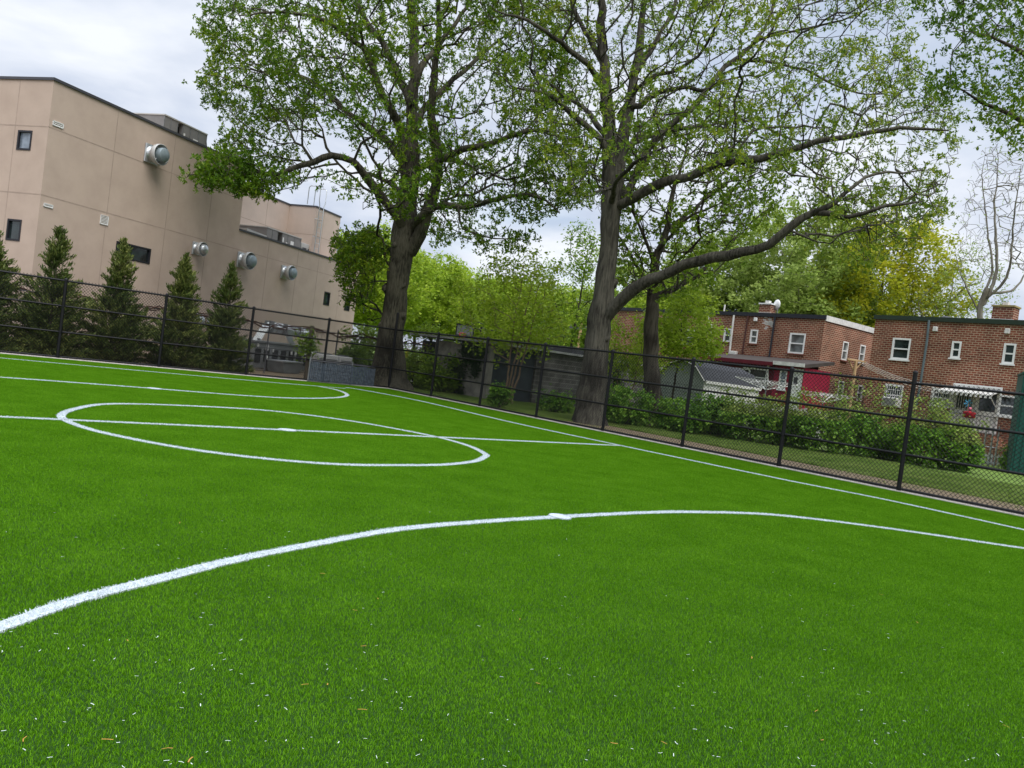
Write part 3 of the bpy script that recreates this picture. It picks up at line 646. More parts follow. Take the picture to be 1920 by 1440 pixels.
# service yard left of the first oak
def yardpt(px, Y, z=0): p = at(px, 700, Y); return np.array([p[0], p[1], z])
FY = Frame(FB.w(-9.5, -2.6), rad(17.2))
def P2(px, py, off): x, z = FY.on(px, py, off); return (x, off, z)
t = thing('air_duct', 'large silvery galvanised duct arching over the service yard below the small fan', 'duct', FY.O, FY.rz)
def sqduct(pts, w, nm, m):
    b = MB(); b.tube(pts, w, 4); return b.build(nm, m, t)
GALVL = mat('bright_galvanised', (.66, .68, .68), .45, metal=.35, var=.15, scale=4)
sqduct([P2(455, 668, 0), P2(473, 650, 0), P2(494, 617, 0), P2(505, 612, 0), P2(572, 624, 0), P2(582, 630, 0), P2(588, 668, 0)], .22, 'duct_run', GALVL)
sqduct([P2(478, 660, -.1), P2(520, 655, -.1), P2(562, 662, -.1), P2(570, 700, -.1)], .20, 'duct_run', GALVL)
sqduct([P2(540, 628, 0), P2(556, 662, 0)], .17, 'duct_run', GALVL)
for px, py in ((505, 612), (530, 617), (556, 621), (478, 644)):
    x, _, z = P2(px, py, 0); MB().box((x, 0, z), (.06, .50, .50), 0, .01).build('flange', STEELD, t)
FYc = thing('generator_cabinet', 'dark grey equipment cabinet behind the fence below the silvery duct', 'equipment cabinet', gp(468, 711)*0+FY.w(FY.on(470, 705, -.9)[0], -.9, 0), FY.rz)
L_ = FY.on(575, 705, -.9)[0]-FY.on(468, 705, -.9)[0]
MB().span(0, L_, 0, 1.2, .1, 1.15, .03).build('body', STEELD, FYc); MB().span(-.04, L_+.04, -.04, 1.24, 1.15, 1.22).build('lid', STEELD, FYc)
b = MB()
for k in range(7): b.span(L_*(k+.15)/7, L_*(k+.8)/7, -.015, -.001, .3+.06*(k % 2), .9)
b.build('louvre', DARK, FYc)
b = MB(); b.span(0, L_, .05, 1.15, 0, .1).build('plinth', CONC, FYc)
b = MB()
for fx, fz, w_ in ((.04, .95, .12), (.18, .85, .2), (.2, .5, .14), (.30, .8, .1), (.62, .75, .14), (.70, .75, .14), (.88, .8, .2), (.9, .55, .12)): MB().span(L_*fx, L_*fx+w_, -.022, -.016, fz, fz+w_*1.3).build('label_plate', WHITED, FYc)
# storage tank pieces and crates in the yard
t = thing('storage_bin', 'low silver bin in front of the dark equipment cabinet', 'bin', FY.w(FY.on(530, 712, -1.8)[0], -1.8, 0), FY.rz)
MB().prism([(0, 0), (1.2, 0), (1.35, .45), (-.12, .45)], 0, .8).build('body', STEELD, t); MB().span(-.15, 1.38, -.03, .83, .45, .5).build('rim', GALV, t)
# blue grey slatted fence and dark top rail
a = gp(578, 717, -.02); xb3 = FY.loc(a)
FS = Frame((a[0], a[1]), rad(47)); e1 = FS.on(700, 715)[0]
t = thing('slatted_fence', 'blue-grey slatted privacy fence in the service yard left of the first oak', 'fence', FS.O, FS.rz)
b = MB(); k = 0; x = 0
while x < e1:
    b.span(x, x+.06, -.006, .006, .05, .76+.02*math.sin(x*9)); x += .075
b.build('slat_panel', BLUEF, t)
for i in range(int(e1/1.8)+1): MB().tube([(i*1.8, .05, 0), (i*1.8, .05, .92)], .03, 8).build('post', STEELD, t)
MB().tube([(0, .05, .8), (e1, .05, .8)], .03, 6).build('top_rail', CHARC, t)
for px, pz, w_, nm, lb, Y in ((598, 663, .9, 'ac_unit', 'pale air conditioning unit standing on the yard behind the slatted fence', 1.6), (638, 668, .6, 'ac_unit', 'smaller white air conditioning unit near the corner of the tan building', 1.9)):
    x, z = FS.on(px, pz, Y); t = thing(nm, lb, 'air conditioner', FS.w(x, Y, 0), FS.rz)
    MB().span(0, w_, 0, w_, 0, z, .03).build('body', HVACL, t); MB().lathe([(w_*.4, z), (w_*.4, z+.04), (.01, z+.05)], 16, c=(w_/2, w_/2, 0)).build('fan_guard', CHARC, t)
    q = MB()
    for k in range(6): q.span(.05, w_-.05, -.012, -.001, .1+k*z*.14, .1+k*z*.14+.05)
    q.build('grille', STEELD, t)
# second, older fence with dry vine behind the conifers
FV = Frame((A0+N2*2.9+V2*16)[:2], math.atan2(-V2[0], -V2[1])); Lv = 24
t = thing('old_chain_fence', 'older thin chain link fence overgrown with dry vine behind the conifers', 'fence', FV.O, FV.rz)
V, F_ = diag_wires(Lv, .05, 1.95, .11, .0016); np_mesh('wire_mesh', V, F_, STEELD, t)
for z in (1.95, 1.0): MB().tube([(0, 0, z), (Lv, 0, z)], .02, 6).build('rail', CHARC, t)
for i in range(9): MB().tube([(i*3., 0, 0), (i*3., 0, 2.1)], .03, 8).build('post', CHARC, t)
pts = []; x = 0
b = MB()
for j in range(3):
    pts = [(x_, .03*math.sin(x_*7+j), 1.93+.06*math.sin(x_*2.3+j)+.05*RNG.normal()) for x_ in np.arange(0, Lv, .3)]; b.tube(pts, .015+.006*j, 5)
for i in range(420):
    x_ = RNG.uniform(0, Lv); z_ = 1.95+RNG.normal()*.06; b.tube([(x_, 0, z_), (x_+RNG.normal()*.12, RNG.normal()*.08, z_-abs(RNG.normal())*.22)], .007, 3)
b.build('dry_vine', mat('dry_vine', (.07, .035, .025), .9, var=.3), t)
# vine covered post in the yard
g = gp(573, 712, 0); t = thing('wooden_post', 'short wooden post with a green vine on top beside the dark equipment cabinet', 'post', (g[0], g[1], 0))
MB().box((0, 0, 1.05), (.17, .17, 2.1), .3, .02).build('shaft', mat('old_wood', (.09, .075, .055), .95, var=.4, scale=9, stretch=(1, 1, .2)), t)

# ------------------------------------------------------------------ brick row houses
AH = rad(140.6)
hc = at(1548, 594.6, 42.0); FL = Frame((hc[0], hc[1]), AH)
ztop = FL.on(1548, 594.6)[1]
x1_, _ = FL.on(1300, 590)
GZ = .0
def sides(fr, x0, x1, y1, zt, holes_f, holes_s=None, bricks=(BRICK, BRICK), root=None):
    m = MB(); m.panel(x0, x1, -.6, zt, holes_f); m.add([(x0, 0, -.6), (x0, y1, -.6), (x0, y1, zt), (x0, 0, zt)], [(0, 1, 2, 3)])
    m.add([(x0, y1, -.6), (x1, y1, -.6), (x1, y1, zt), (x0, y1, zt)], [(0, 1, 2, 3)])
    if holes_s is None: m.add([(x1, 0, -.6), (x1, y1, -.6), (x1, y1, zt), (x1, 0, zt)], [(0, 1, 2, 3)])
    else: m.panel(0, y1, -.6, zt, holes_s, fn=lambda u, w, z: (x1-w, u, z))
    return m.build('wall', bricks[0], root)
t = thing('brick_house', 'reddish brick row house with crimson rear addition and dish on its roof', 'house', FL.O, FL.rz)
HOUSE_L = t
XW = -15.5
def fw(fr, lst): return [(*fr.on(px, py), w, h) for px, py, w, h in lst]
wf = fw(FL, [(1289, 632, .98, 1.0), (1364, 628.5, .52, .80), (1413.5, 631, .50, .80), (1494, 644, .95, 1.12)])
ws = [(*FL.onx(px, py, 0), w, h) for px, py, w, h in [(1584, 658, .60, 1.04), (1616, 664, .60, 1.04), (1576, 730, .62, .95), (1612, 737, .6, .9)]]
sides(FL, XW, 0, 10.5, ztop, wf, ws, root=t)
for x, z, w_, h_ in wf: put(t, x, 0, z, w_, h_, fr=.085, sill=2)
for y, z, w_, h_ in ws: put(t, 0, y, z, w_, h_, fr=.075, sill=2, axis='X')
MB().span(XW, .02, .0+.01, 10.45, ztop-.001, ztop+.05).span(XW-.05, .06, -.08, .0, ztop-.12, ztop+.10).build('roof', PIPEBL, t)
MB().span(.005, .07, .0, 10.5, ztop-.20, ztop+.10).build('fascia', WHITED, t)
def pipe(fr, root, pts, m, r=.05, y=-.09, nm='downpipe'):
    P = [(fr.on(px, py, y)[0], y, fr.on(px, py, y)[1]) for px, py in pts]
    b = MB(); b.tube(P, r, 8)
    for q in P[:1]+P[-1:]: b.tube([(q[0], y, q[2]), (q[0], 0, q[2]+.01)], r*.8, 6)
    return b.build(nm, m, root)
pipe(FL, t, [(1329, 590), (1328, 601), (1335, 611), (1327, 668)], WHITED)
pipe(FL, t, [(1376, 592), (1367, 668)], WHITED, .06)
pipe(FL, t, [(1402.5, 593), (1392, 662)], PIPEBR)
pipe(FL, t, [(1453, 595), (1442, 671)], PIPEBL, .055)
for px, py in ((1418, 599),): x, z = FL.on(px, py); MB().box((x, -.06, z), (.2, .14, .2), 0, .02).build('vent_hood', WHITEP, t)
x, z = FL.on(1378, 664); MB().box((x, -.15, z), (.42, .25, .32), 0, .02).build('meter_box', WHITED, t)
def chimney(fr, root, px, y, w_, zb, h_, cap):
    x, _ = fr.on(px, 585, y); c = MB().span(x-w_/2, x+w_/2, y, y+w_*.8, zb, zb+h_).build('chimney', BRICK, root)
    MB().span(x-w_/2-.05, x+w_/2+.05, y-.05, y+w_*.8+.05, zb+h_, zb+h_+.08).build('cap', cap, c); MB().span(x-.12, x+.12, y+w_*.2, y+w_*.2+.25, zb+h_+.08, zb+h_+.25).build('flue', WHITED, c)
    MB().span(x-w_/2-.012, x+w_/2+.012, y-.012, y+w_*.8+.012, zb, zb+.28).build('flashing', WHITED, c)
chimney(FL, t, 1433, 1.2, .75, ztop, .75, WHITEP)
x, z = FL.on(1454, 571, 1.6); d_ = MB(); prof = [(.001, .0), (.15, .015), (.27, .06), (.31, .10)]
s_ = thing('satellite_dish', 'pale oval satellite dish beside the left house chimney', 'satellite dish', FL.w(x, 1.6, z), FL.rz+rad(-20))
MB().lathe([(r_, -h_) for r_, h_ in prof]+[(.30, -.115), (.001, -.02)], 22, 'y').build('reflector', WHITEP, s_)
MB().tube([(0, .03, 0), (0, .2, -.1), (0, .2, -(z-ztop))], .025, 6).build('mast', STEELD, s_); MB().tube([(0, 0, -.28), (0, -.35, -.05)], .015, 5).build('feed_arm', STEELD, s_)
x, z = FL.on(1359, 573, .4); v = MB().tube([(x, .4, ztop), (x, .4, z+.05)], .05, 8).build('vent_pipe', WHITED, t)
# white patch of bleached brick
b = MB()
for i in range(26):
    x, z = FL.on(1441+RNG.normal()*6, 606+RNG.normal()*4.5); b.span(x-.1, x+.1, -.004, .0, z-.03, z+.03)
b.build('bleached_brick', WHITED, t)
# crimson addition
y0 = -2.6
xa = FL.on(1322, 690, y0)[0]; xm_ = FL.on(1452, 700, y0)[0]; xc = FL.on(1508, 700, y0)[0]
z_l = FL.on(1322, 672, y0)[1]; z_r = FL.on(1452, 684, y0)[1]
wr = fw(FL, [])
def onA(px, py): return FL.on(px, py, y0)
wA = [(*onA(1391, 705), .95, .85), (*onA(1414, 707), 1.5, .95)]; wB = [(*onA(1468, 712), .42, 1.0)]; dB = (*onA(1490.5, 722), .78, 2.0)
add = MB(); fn = lambda u, w, z: (u, y0+w, z)
add.panel(xa, xm_, -.3, z_r, wA, fn=fn); add.add([(xa, y0, -.3), (xa, 0, -.3), (xa, 0, z_r), (xa, y0, z_r)], [(0, 1, 2, 3)])
A_ = add.build('addition', REDD, t)
b = MB(); b.panel(xm_, xc, -.3, z_r, wB+[(dB[0], dB[1]-.25, dB[2], dB[3]+.2)], fn=lambda u, w, z: (u, y0-.02+w, z)); b.add([(xc, y0-.02, -.3), (xc, 0, -.3), (xc, 0, z_r), (xc, y0-.02, z_r)], [(0, 1, 2, 3)]); b.build('porch_wall', REDP, t)
for x, z, w_, h_ in wA: put(t, x, y0, z, w_, h_, fr=.07, glass=GLASSD)
for x, z, w_, h_ in wB: put(t, x, y0-.02, z, w_, h_, fr=.06, glass=GLASSB)
dd = MB(); dd.span(dB[0]-.39, dB[0]+.39, y0+.02, y0+.06, dB[1]-1.35, dB[1]+.84); do = dd.build('door', WHITEP, t); MB().box((dB[0]+.28, y0-.01, dB[1]-.35), (.05, .06, .05)).build('handle', STEELD, do)
MB().span(dB[0]-.1, dB[0]+.1, y0-.015, y0+.018, dB[1]-.0, dB[1]+.4).build('wreath', CHARC, do)
rf = MB(); rf.prism([(xa-.15, z_r-.0), (xm_, z_r), (xm_, z_r+.16), (xa-.15, z_r+.16)], y0-.25, 0, fn=lambda x, y, z: (x, y, z+(.38*(y-y0)/2.6))); ro = rf.build('addition_roof', ROOFBR, t)
b = MB(); b.prism([(xm_+.002, z_r), (xc+.12, z_r), (xc+.12, z_r+.18), (xm_+.002, z_r+.18)], y0-.28, 0, fn=lambda x, y, z: (x, y, z+(.38*(y-y0)/2.6))); b.build('porch_roof', ROOFBR, t); MB().span(xm_+.03, xc+.14, y0-.31, y0-.285, z_r-.0, z_r+.19).build('fascia', WHITED, t)
b = MB(); b.span(xa-.15, xm_, y0-.36, y0-.26, z_r-.08, z_r+.12).build('gutter', REDD, t)
pipe(FL, t, [(1440, 686), (1439, 722)], WHITED, .05, y0-.12)
for px, py in ((1413, 688), (1417, 689)): x, z = onA(px, py); MB().lathe([(.001, 0), (.05, .03), (.06, .1)], 10, c=(x, y0-.1, z-.1)).build('flood_lamp', WHITEP, t)

# right house
hr = at(1642.5, 595, 40.6); FR = Frame((hr[0], hr[1]), AH); zr = FR.on(1642.5, 595)[1]
t = thing('brick_house', 'dark brown brick row house with barred windows and back doors at the right edge', 'house', FR.O, FR.rz); HOUSE_R = t
wf = fw(FR, [(1689, 654, .90, 1.07), (1792.5, 655.5, .43, .80), (1892, 663, .50, .93), (1675.5, 741, .88, 1.05), (1765, 746, .88, .90), (1896, 762, 1.1, .95)])
d1 = (*FR.on(1805, 766), .95, 2.15); d2 = (*FR.on(1849, 770), .95, 2.1)
sides(FR, 0, 15, 10, zr, wf+[d1, d2], root=t)
for i, (x, z, w_, h_) in enumerate(wf):
    o = put(t, x, 0, z, w_, h_, fr=.085, glass=GLASSD, sill=True if i != 4 else False)
    if i in (3, 4):
        q = MB(); n_ = 8
        for k in range(n_+1): xx = x-w_/2+w_*k/n_; q.tube([(xx, -.11, z-h_/2), (xx, -.11, z+h_/2)], .011, 5)
        for zz in (-.5, -.12, .25, .5): q.tube([(x-w_/2, -.11, z+h_*zz), (x+w_/2, -.11, z+h_*zz)], .012, 5)
        for k in range(n_): q.tube([(x-w_/2+w_*(k+.5)/n_+.04*math.cos(a), -.11, z-h_*.3+.04*math.sin(a)) for a in np.linspace(0, 2*PI, 9)], .007, 4, cap=False)
        q.build('security_bars', WHITEP, o)
    if i == 3:
        a_ = thing('window_air_conditioner', 'white air conditioner in the barred ground floor window', 'air conditioner', FR.w(x, 0, z-h_*.32), FR.rz)
        MB().span(-.36, .36, -.42, .05, -.2, .2, .02).build('case', WHITED, a_)
        q = MB()
        for k in range(9): q.span(-.32, .32, -.432, -.421, -.17+k*.038, -.152+k*.038)
        q.build('grille', STEELD, a_)
MB().span(-.05, 15, .0+.01, 10, zr, zr+.05).span(-.08, 15, -.1, 0, zr-.10, zr+.12).build('roof', mat('green_black_edge', (.02, .035, .022), .6), t)
pipe(FR, t, [(1742, 600), (1738, 640), (1724, 730), (1718, 758)], PIPEG, .06)
for px, py in ((1755, 617), (1890, 621)): x, z = FR.on(px, py); MB().box((x, -.07, z), (.2, .15, .22), 0, .02).build('vent_hood', WHITED, t)
chimney(FR, t, 1880, 1.0, .9, zr, .85, mat('chimney_cap', (.3, .24, .1), .8))
x, _ = FR.on(1774, 597, 1.5); MB().lathe([(.28, zr), (.3, zr+.2), (.2, zr+.34), (.001, zr+.38)], 16, c=(x, 1.5, 0)).build('roof_vent', CHARC, t)
for i, (x, z, w_, h_) in enumerate((d1, d2)):
    q = MB(); q.span(x-w_/2-.07, x-w_/2, -.03, .1, z-h_/2, z+h_/2).span(x+w_/2, x+w_/2+.07, -.03, .1, z-h_/2, z+h_/2).span(x-w_/2-.07, x+w_/2+.07, -.03, .1, z+h_/2, z+h_/2+.08)
    q.span(x-w_/2, x+w_/2, .02, .07, z-h_/2, z-h_*.02).span(x-w_/2, x-w_/2+.12, .02, .07, z-h_*.02, z+h_/2).span(x+w_/2-.12, x+w_/2, .02, .07, z-h_*.02, z+h_/2).span(x-w_/2+.12, x+w_/2-.12, .02, .07, z+h_*.42, z+h_/2)
    do = q.build('door', WHITEP, t); MB().span(x-w_/2+.12, x+w_/2-.12, .055, .062, z-h_*.02, z+h_*.42).build('pane', GLASSD, do)
    if i == 0:
        q = MB()
        for k in range(9): xx = x-w_/2+.06+(w_-.12)*k/8; q.tube([(xx, -.02, z-h_/2+.05), (xx, -.02, z+h_/2)], .011, 5)
        for zz in (-.45, -.1, .0, .48): q.tube([(x-w_/2, -.02, z+h_*zz), (x+w_/2, -.02, z+h_*zz)], .014, 5)
        q.build('security_bars', WHITEP, do)
    MB().box((x-w_/2+.06, -.02, z-.1), (.04, .06, .05)).build('handle', STEELD, do)
# awning
xa, za = FR.on(1778, 730, 0); xb4, _ = FR.on(1876, 742, 0)
rf = MB(); rf.add([(xa, 0, za+.12), (xb4, 0, za+.12), (xb4, -1.1, za-.14), (xa, -1.1, za-.14), (xa, 0, za+.16), (xb4, 0, za+.16), (xb4, -1.1, za-.10), (xa, -1.1, za-.10)], [(0, 1, 2, 3), (7, 6, 5, 4), (3, 2, 6, 7), (0, 3, 7, 4), (1, 5, 6, 2), (0, 4, 5, 1)])
k = xa
while k < xb4-.05: rf.span(k, k+.10, -1.13, -1.10, za-.26, za-.10); k += .2
aw = rf.build('awning', WHITED, t); q = MB()
for x in (xa+.05, xb4-.05): q.tube([(x, -1.05, za-.15), (x, 0, za-.75)], .02, 6)
q.build('strut', WHITEP, aw)
# stoop
stz = d1[1]-d1[3]/2
s_ = MB(); s_.span(d1[0]-.9, d2[0]+.9, -1.5, -.01, 0, stz-.02)
for k in range(5): s_.span(d2[0]+.9+k*.28, d2[0]+1.18+k*.28, -1.5, -.01, 0, stz-.02-(k+1)*stz/6)
st = s_.build('stoop', BRICK2, t)
# red blanket over rail and people-free clutter on the stoop
x, z = FR.on(1820, 776, -1.45); r_ = thing('stoop_railing', 'dark metal railing on the back stoop of the right house', 'railing', FR.w(d1[0]-.9, -1.47, stz-.02), FR.rz)
Lr = d2[0]-d1[0]+1.8
MB().tube([(0, 0, .85), (Lr, 0, .85)], .02, 6).tube([(0, 0, .1), (Lr, 0, .1)], .015, 6).build('rail', CHARC, r_); q = MB()
for k in range(int(Lr/.14)): q.tube([(k*.14, 0, 0), (k*.14, 0, .85)], .009, 4)
q.build('baluster', CHARC, r_)
xx = x-(d1[0]-.9)
b = MB(); n_ = 9; b.lathe([(.12, -.20), (.27, -.16), (.24, -.02), (.28, .06), (.12, .10), (.02, .12)], 12, c=(x, -1.62, z))
o = b.build('red_basket', CLOTHR); o.matrix_world = Matrix.Translation(FR.w(0, 0, 0))@Matrix.Rotation(FR.rz, 4, 'Z'); tag(o, 'bright red cloth bundle hanging on the back stoop between the two white doors', 'bundle')
x, z = FR.on(1816, 756, -1.3); pw = thing('pinwheel', 'small blue and pink ornament on a stick above the red bundle', 'garden ornament', FR.w(x, -1.3, 0), FR.rz)
MB().tube([(0, 0, stz), (0, 0, z)], .012, 5).build('stick', WOODP, pw)
b = MB()
for k in range(6):
    a = k*PI/3; b.add([(0, -.02, z), (.2*math.cos(a), -.03, z+.2*math.sin(a)), (.16*math.cos(a+.5), -.06, z+.16*math.sin(a+.5))], [(0, 1, 2)])
b.build('petals', mat('blue_plastic', (.05, .25, .40), .5), pw)
b = MB(); b.lathe([(.001, .08), (.07, .06), (.08, 0), (.06, -.08), (.001, -.1)], 10, c=(.1, 0, z-.25)).build('pink_ball', mat('pink_plastic', (.6, .15, .22), .5), pw)

# clothes line post with wires to the right house
g = np.array(list(at(1602, 700, 34.5)[:2])+[0.]); zt = at(1612, 678, 34.5)[2]
FC = Frame((g[0], g[1]), rad(75))
t = thing('clothesline_pole', 'wooden clothesline pole with a short crossbar in front of the gap between the brick houses', 'pole', FC.O, FC.rz)
MB().tube([(0, 0, 0), (0, 0, zt)], [.085, .065], 10).build('shaft', WOODP, t)
zc = zt; MB().box((.0, 0, zc+.03), (.95, .1, .07), 0, .01).build('crossbar', WOODP, t)
MB().tube([(-.35, .04, zc), (0, .05, zc-.45)], .03, 5).tube([(.35, .04, zc), (0, .05, zc-.45)], .03, 5).build('brace', WOODP, t)
q = MB(); tgt = FC.loc(FR.w(*[FR.on(1770, 728, -.1)[0], -.1], FR.on(1770, 728, -.1)[1]))
for k in range(4):
    a = np.array([-.3+.2*k, 0, zc+.07]); b_ = np.array(tgt)+np.array([0, 0, -.25+.12*k]); P = [tuple(a+(b_-a)*u+np.array([0, 0, -.9*u*(1-u)])) for u in np.linspace(0, 1, 12)]; q.tube(P, .008, 4)
q.build('line', WHITED, t)
# rotary clothes dryers
def rotary(px, py, Y, r, label):
    c = at(px, py, Y); t = thing('rotary_clothes_dryer', label, 'clothes dryer', (c[0], c[1], 0), RNG.uniform(0, 1)); h = c[2]
    MB().tube([(0, 0, 0), (0, 0, h+.12)], .03, 8).build('mast', STEELD, t)
    q = MB()
    for k in range(4):
        a = k*PI/2; q.tube([(0, 0, h-.35), (r*math.cos(a), r*math.sin(a), h+.05)], .016, 5); q.tube([(0, 0, h+.05), (r*.55*math.cos(a), r*.55*math.sin(a), h-.13)], .012, 5)
    q.build('arm', WHITEP, t); q = MB()
    for s in (.35, .52, .7, .85, 1.):
        P = [(r*s*math.cos(k*PI/2), r*s*math.sin(k*PI/2), h-.35+.40*s) for k in range(5)]; q.tube(P, .007, 4, cap=False)
    q.build('line', WHITED, t)
rotary(1438, 716, 35.0, 1.45, 'white rotary clothes dryer opened in front of the crimson addition')
rotary(1545, 740, 34.5, 1.3, 'white rotary clothes dryer half hidden by shrubs left of the clothesline pole')

# grey gambrel shed with the lean-to wall
pk = at(1282, 675.5, 36.2); FG = Frame((pk[0], pk[1]), rad(48.5))
t = thing('garden_shed', 'small grey shed with gambrel gable and dark shingle roof behind the shrubs', 'shed', FG.O, FG.rz)
zp = pk[2]; hw = 1.25; Ls = 4.6
sh = [(-hw, 0), (hw, 0), (hw, zp-.78), (hw*.62, zp-.30), (0, zp-.04), (-hw*.62, zp-.30), (-hw, zp-.78)]
def gb(poly, x0, x1):    # poly in (y,z) extruded along x
    m = MB(); n_ = len(poly); V_ = [(x0, y, z) for y, z in poly]+[(x1, y, z) for y, z in poly]
    return m.add(V_, [tuple(range(n_)), tuple(range(2*n_-1, n_-1, -1))]+[(i, i+n_, (i+1) % n_+n_, (i+1) % n_) for i in range(n_)])
gb(sh, 0, Ls).build('wall', SIDING, t)
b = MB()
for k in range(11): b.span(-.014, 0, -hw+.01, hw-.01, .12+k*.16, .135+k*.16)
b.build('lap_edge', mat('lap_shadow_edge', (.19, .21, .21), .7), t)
e = [(-hw-.1, zp-.86), (-hw*.62-.03, zp-.27), (0, zp), (hw*.62+.03, zp-.27), (hw+.1, zp-.86)]
b = MB()
for i in range(4):
    (ya, za_), (yb_, zb_) = e[i], e[i+1]
    b.add([(-.1, ya, za_), (Ls+.1, ya, za_), (Ls+.1, yb_, zb_), (-.1, yb_, zb_), (-.1, ya, za_+.06), (Ls+.1, ya, za_+.06), (Ls+.1, yb_, zb_+.06), (-.1, yb_, zb_+.06)], [(0, 1, 2, 3), (7, 6, 5, 4), (0, 4, 5, 1), (3, 2, 6, 7), (0, 3, 7, 4), (1, 5, 6, 2)])
b.build('roof', SHINGLE, t)
b = MB()
for i in range(4): b.tube([(-.115, e[i][0], e[i][1]+.03), (-.115, e[i+1][0], e[i+1][1]+.03)], .025, 4)
b.build('trim', WHITED, t)
# white side wall of shed facing the pitch side
b = MB(); b.span(.0, Ls, -hw-.03, -hw-.002, .05, zp-.86); b.span(-.02, Ls+.02, -hw-.14, -hw-.09, zp-.93, zp-.80); ww = b.build('white_side_wall', WHITED, t)
x, z = FG.on(1335, 727, -hw-.04); put(t, x, -hw-.05, z, .52, .5, fr=.05, glass=GLASSD, depth=.05)
# white tarp / low white wall behind shrubs
a = at(1395, 745, 35.2); FW2 = Frame((a[0], a[1]), rad(125)); t = thing('white_board_fence', 'low white board fence glimpsed through the shrubs right of the grey shed', 'fence', FW2.O, FW2.rz)
b = MB()
for k in range(30): b.span(k*.14, k*.14+.12, 0, .02, .1, 1.35+.03*math.sin(k*2.1))
b.build('boards', WHITED, t); b = MB()
for k in range(4): b.box((k*1.35, .05, .7), (.09, .09, 1.4))
b.build('posts', WHITED, t)

# concrete block garage
gc = at(917, 690, 33.2); FGa = Frame((gc[0], gc[1]), rad(48)); zt = FGa.on(1007, 657)[1]
t = thing('block_garage', 'low dark concrete block garage with pale roof edge behind the middle of the fence', 'garage', FGa.O, FGa.rz)
xe2 = FGa.on(1300, 700)[0]; xd = FGa.on(1003, 700)[0]
b = MB(); b.span(xd, xe2, .0, 5.5, -.3, zt-.0); b.build('wall', BLOCK, t)
b = MB(); b.span(.25, xd, .12, 5.4, -.3, zt-.18); b.build('side_door', mat('dark_slate_door', (.035, .045, .05), .7, var=.3), t)
b = MB(); b.box((.1, 2.0, zt/2-.15), (.22, 4.0, zt+.1)).build('end_wall', OLDCONC, t)
b = MB(); b.span(-.35, xe2+.1, -.2, 5.7, zt+.003, zt+.10).build('roof_slab', mat('weathered_pale_edge', (.34, .34, .33), .9, var=.3, scale=3), t)
b = MB(); x1 = FGa.on(1070, 660)[0]; x2 = FGa.on(1165, 670)[0]; b.span(x1, x2, -.1, 3, zt+.101, zt+.32).span(x2+.6, xe2, .3, 3, zt+.101, zt+.25).build('roof_curb', CHARC, t)
b = MB(); b.span(-.6, -.3, .1, 3.9, .0, zt+.05); 
# ------------------------------------------------------------------ dark green container at the right edge
a = gp(1892, 886, 0); FK = Frame((a[0], a[1]), rad(118)); zt = FK.on(1915, 700)[1]
t = thing('storage_container', 'dark green metal container standing at the right edge beyond the fence', 'container', FK.O, FK.rz)
b = MB(); b.span(0, 3.6, 0, 2.3, .05, zt-.0, .02).build('body', GREENP, t); b = MB()
for k in range(18): b.span(.1+k*.2, .2+k*.2, -.03, 0, .2, zt-.15)
b.span(-.02, 3.62, -.04, 2.32, zt, zt+.08).build('rib', GREENP, t)
# pale tube gate near the container
a = gp(1888, 880, 0); b0 = np.array([a[0]-.3, a[1]+.4])
FP = Frame(b0, rad(120)); t = thing('tube_gate', 'narrow pale metal tube gate left of the dark green container', 'gate', FP.O, FP.rz)
for s in (-.45, -.2, .0): MB().tube([(s, 0, 0), (s, 0, 1.62+(.08 if s == 0 else 0))], .03, 8).build('post', GALV, t)
b = MB()
for z in (.15, .8, 1.5): b.tube([(-.45, 0, z), (0, 0, z)], .02, 6)
b.build('rail', GALV, t)
# white picket fence
a = gp(1828, 872, 0); FPk = Frame((a[0], a[1]+1.0), rad(120)); t = thing('picket_fence', 'low white picket fence under the last shrub by the tube gate', 'fence', FPk.O, FPk.rz)
b = MB()
for k in range(22): b.prism([(k*.115, .05), (k*.115+.07, .05), (k*.115+.07, .5), (k*.115+.035, .56), (k*.115, .5)], 0, .02)
b.build('pickets', WHITEP, t); MB().span(-.03, 2.5, .02, .045, .15, .2).span(-.03, 2.5, .02, .045, .4, .45).build('rail', WHITED, t)
# ------------------------------------------------------------------ vegetation
def leaves(C, L0, L1, asp, rng, D=None, flat=.35, spread=1.):
    """one folded diamond-shaped face pair per leaf at the centres C, length L0..L1"""
    n = len(C); L = rng.uniform(L0, L1, n)[:, None]; a = rng.normal(size=(n, 3))
    if D is not None: a = a*spread+D
    a[:, 2] *= (1-flat) if D is None else 1
    a /= np.linalg.norm(a, axis=1)[:, None]; b = np.cross(a, rng.normal(size=(n, 3))+np.array([0, 0, 1.2])); b /= np.linalg.norm(b, axis=1)[:, None]+1e-6
    nn = np.cross(a, b)
    V = np.stack([C-a*L*.5, C+b*L*asp*.5+a*L*.05+nn*L*.06, C+a*L*.5-nn*L*.05, C-b*L*asp*.5+a*L*.05+nn*L*.06], 1).reshape(-1, 3)
    return V, np.arange(n*4).reshape(n, 4)
def resample(P, R, step):
    P = np.array(P, float); R = np.array(R, float); out = [P[0]]; ro = [R[0]]; C = catmull(P, step)
    # radii by arc position
    lp = np.r_[0, np.cumsum(np.linalg.norm(np.diff(P, axis=0), axis=1))]; lc = np.r_[0, np.cumsum(np.linalg.norm(np.diff(C, axis=0), axis=1))]
    return C, np.interp(lc/lc[-1], lp/lp[-1], R)
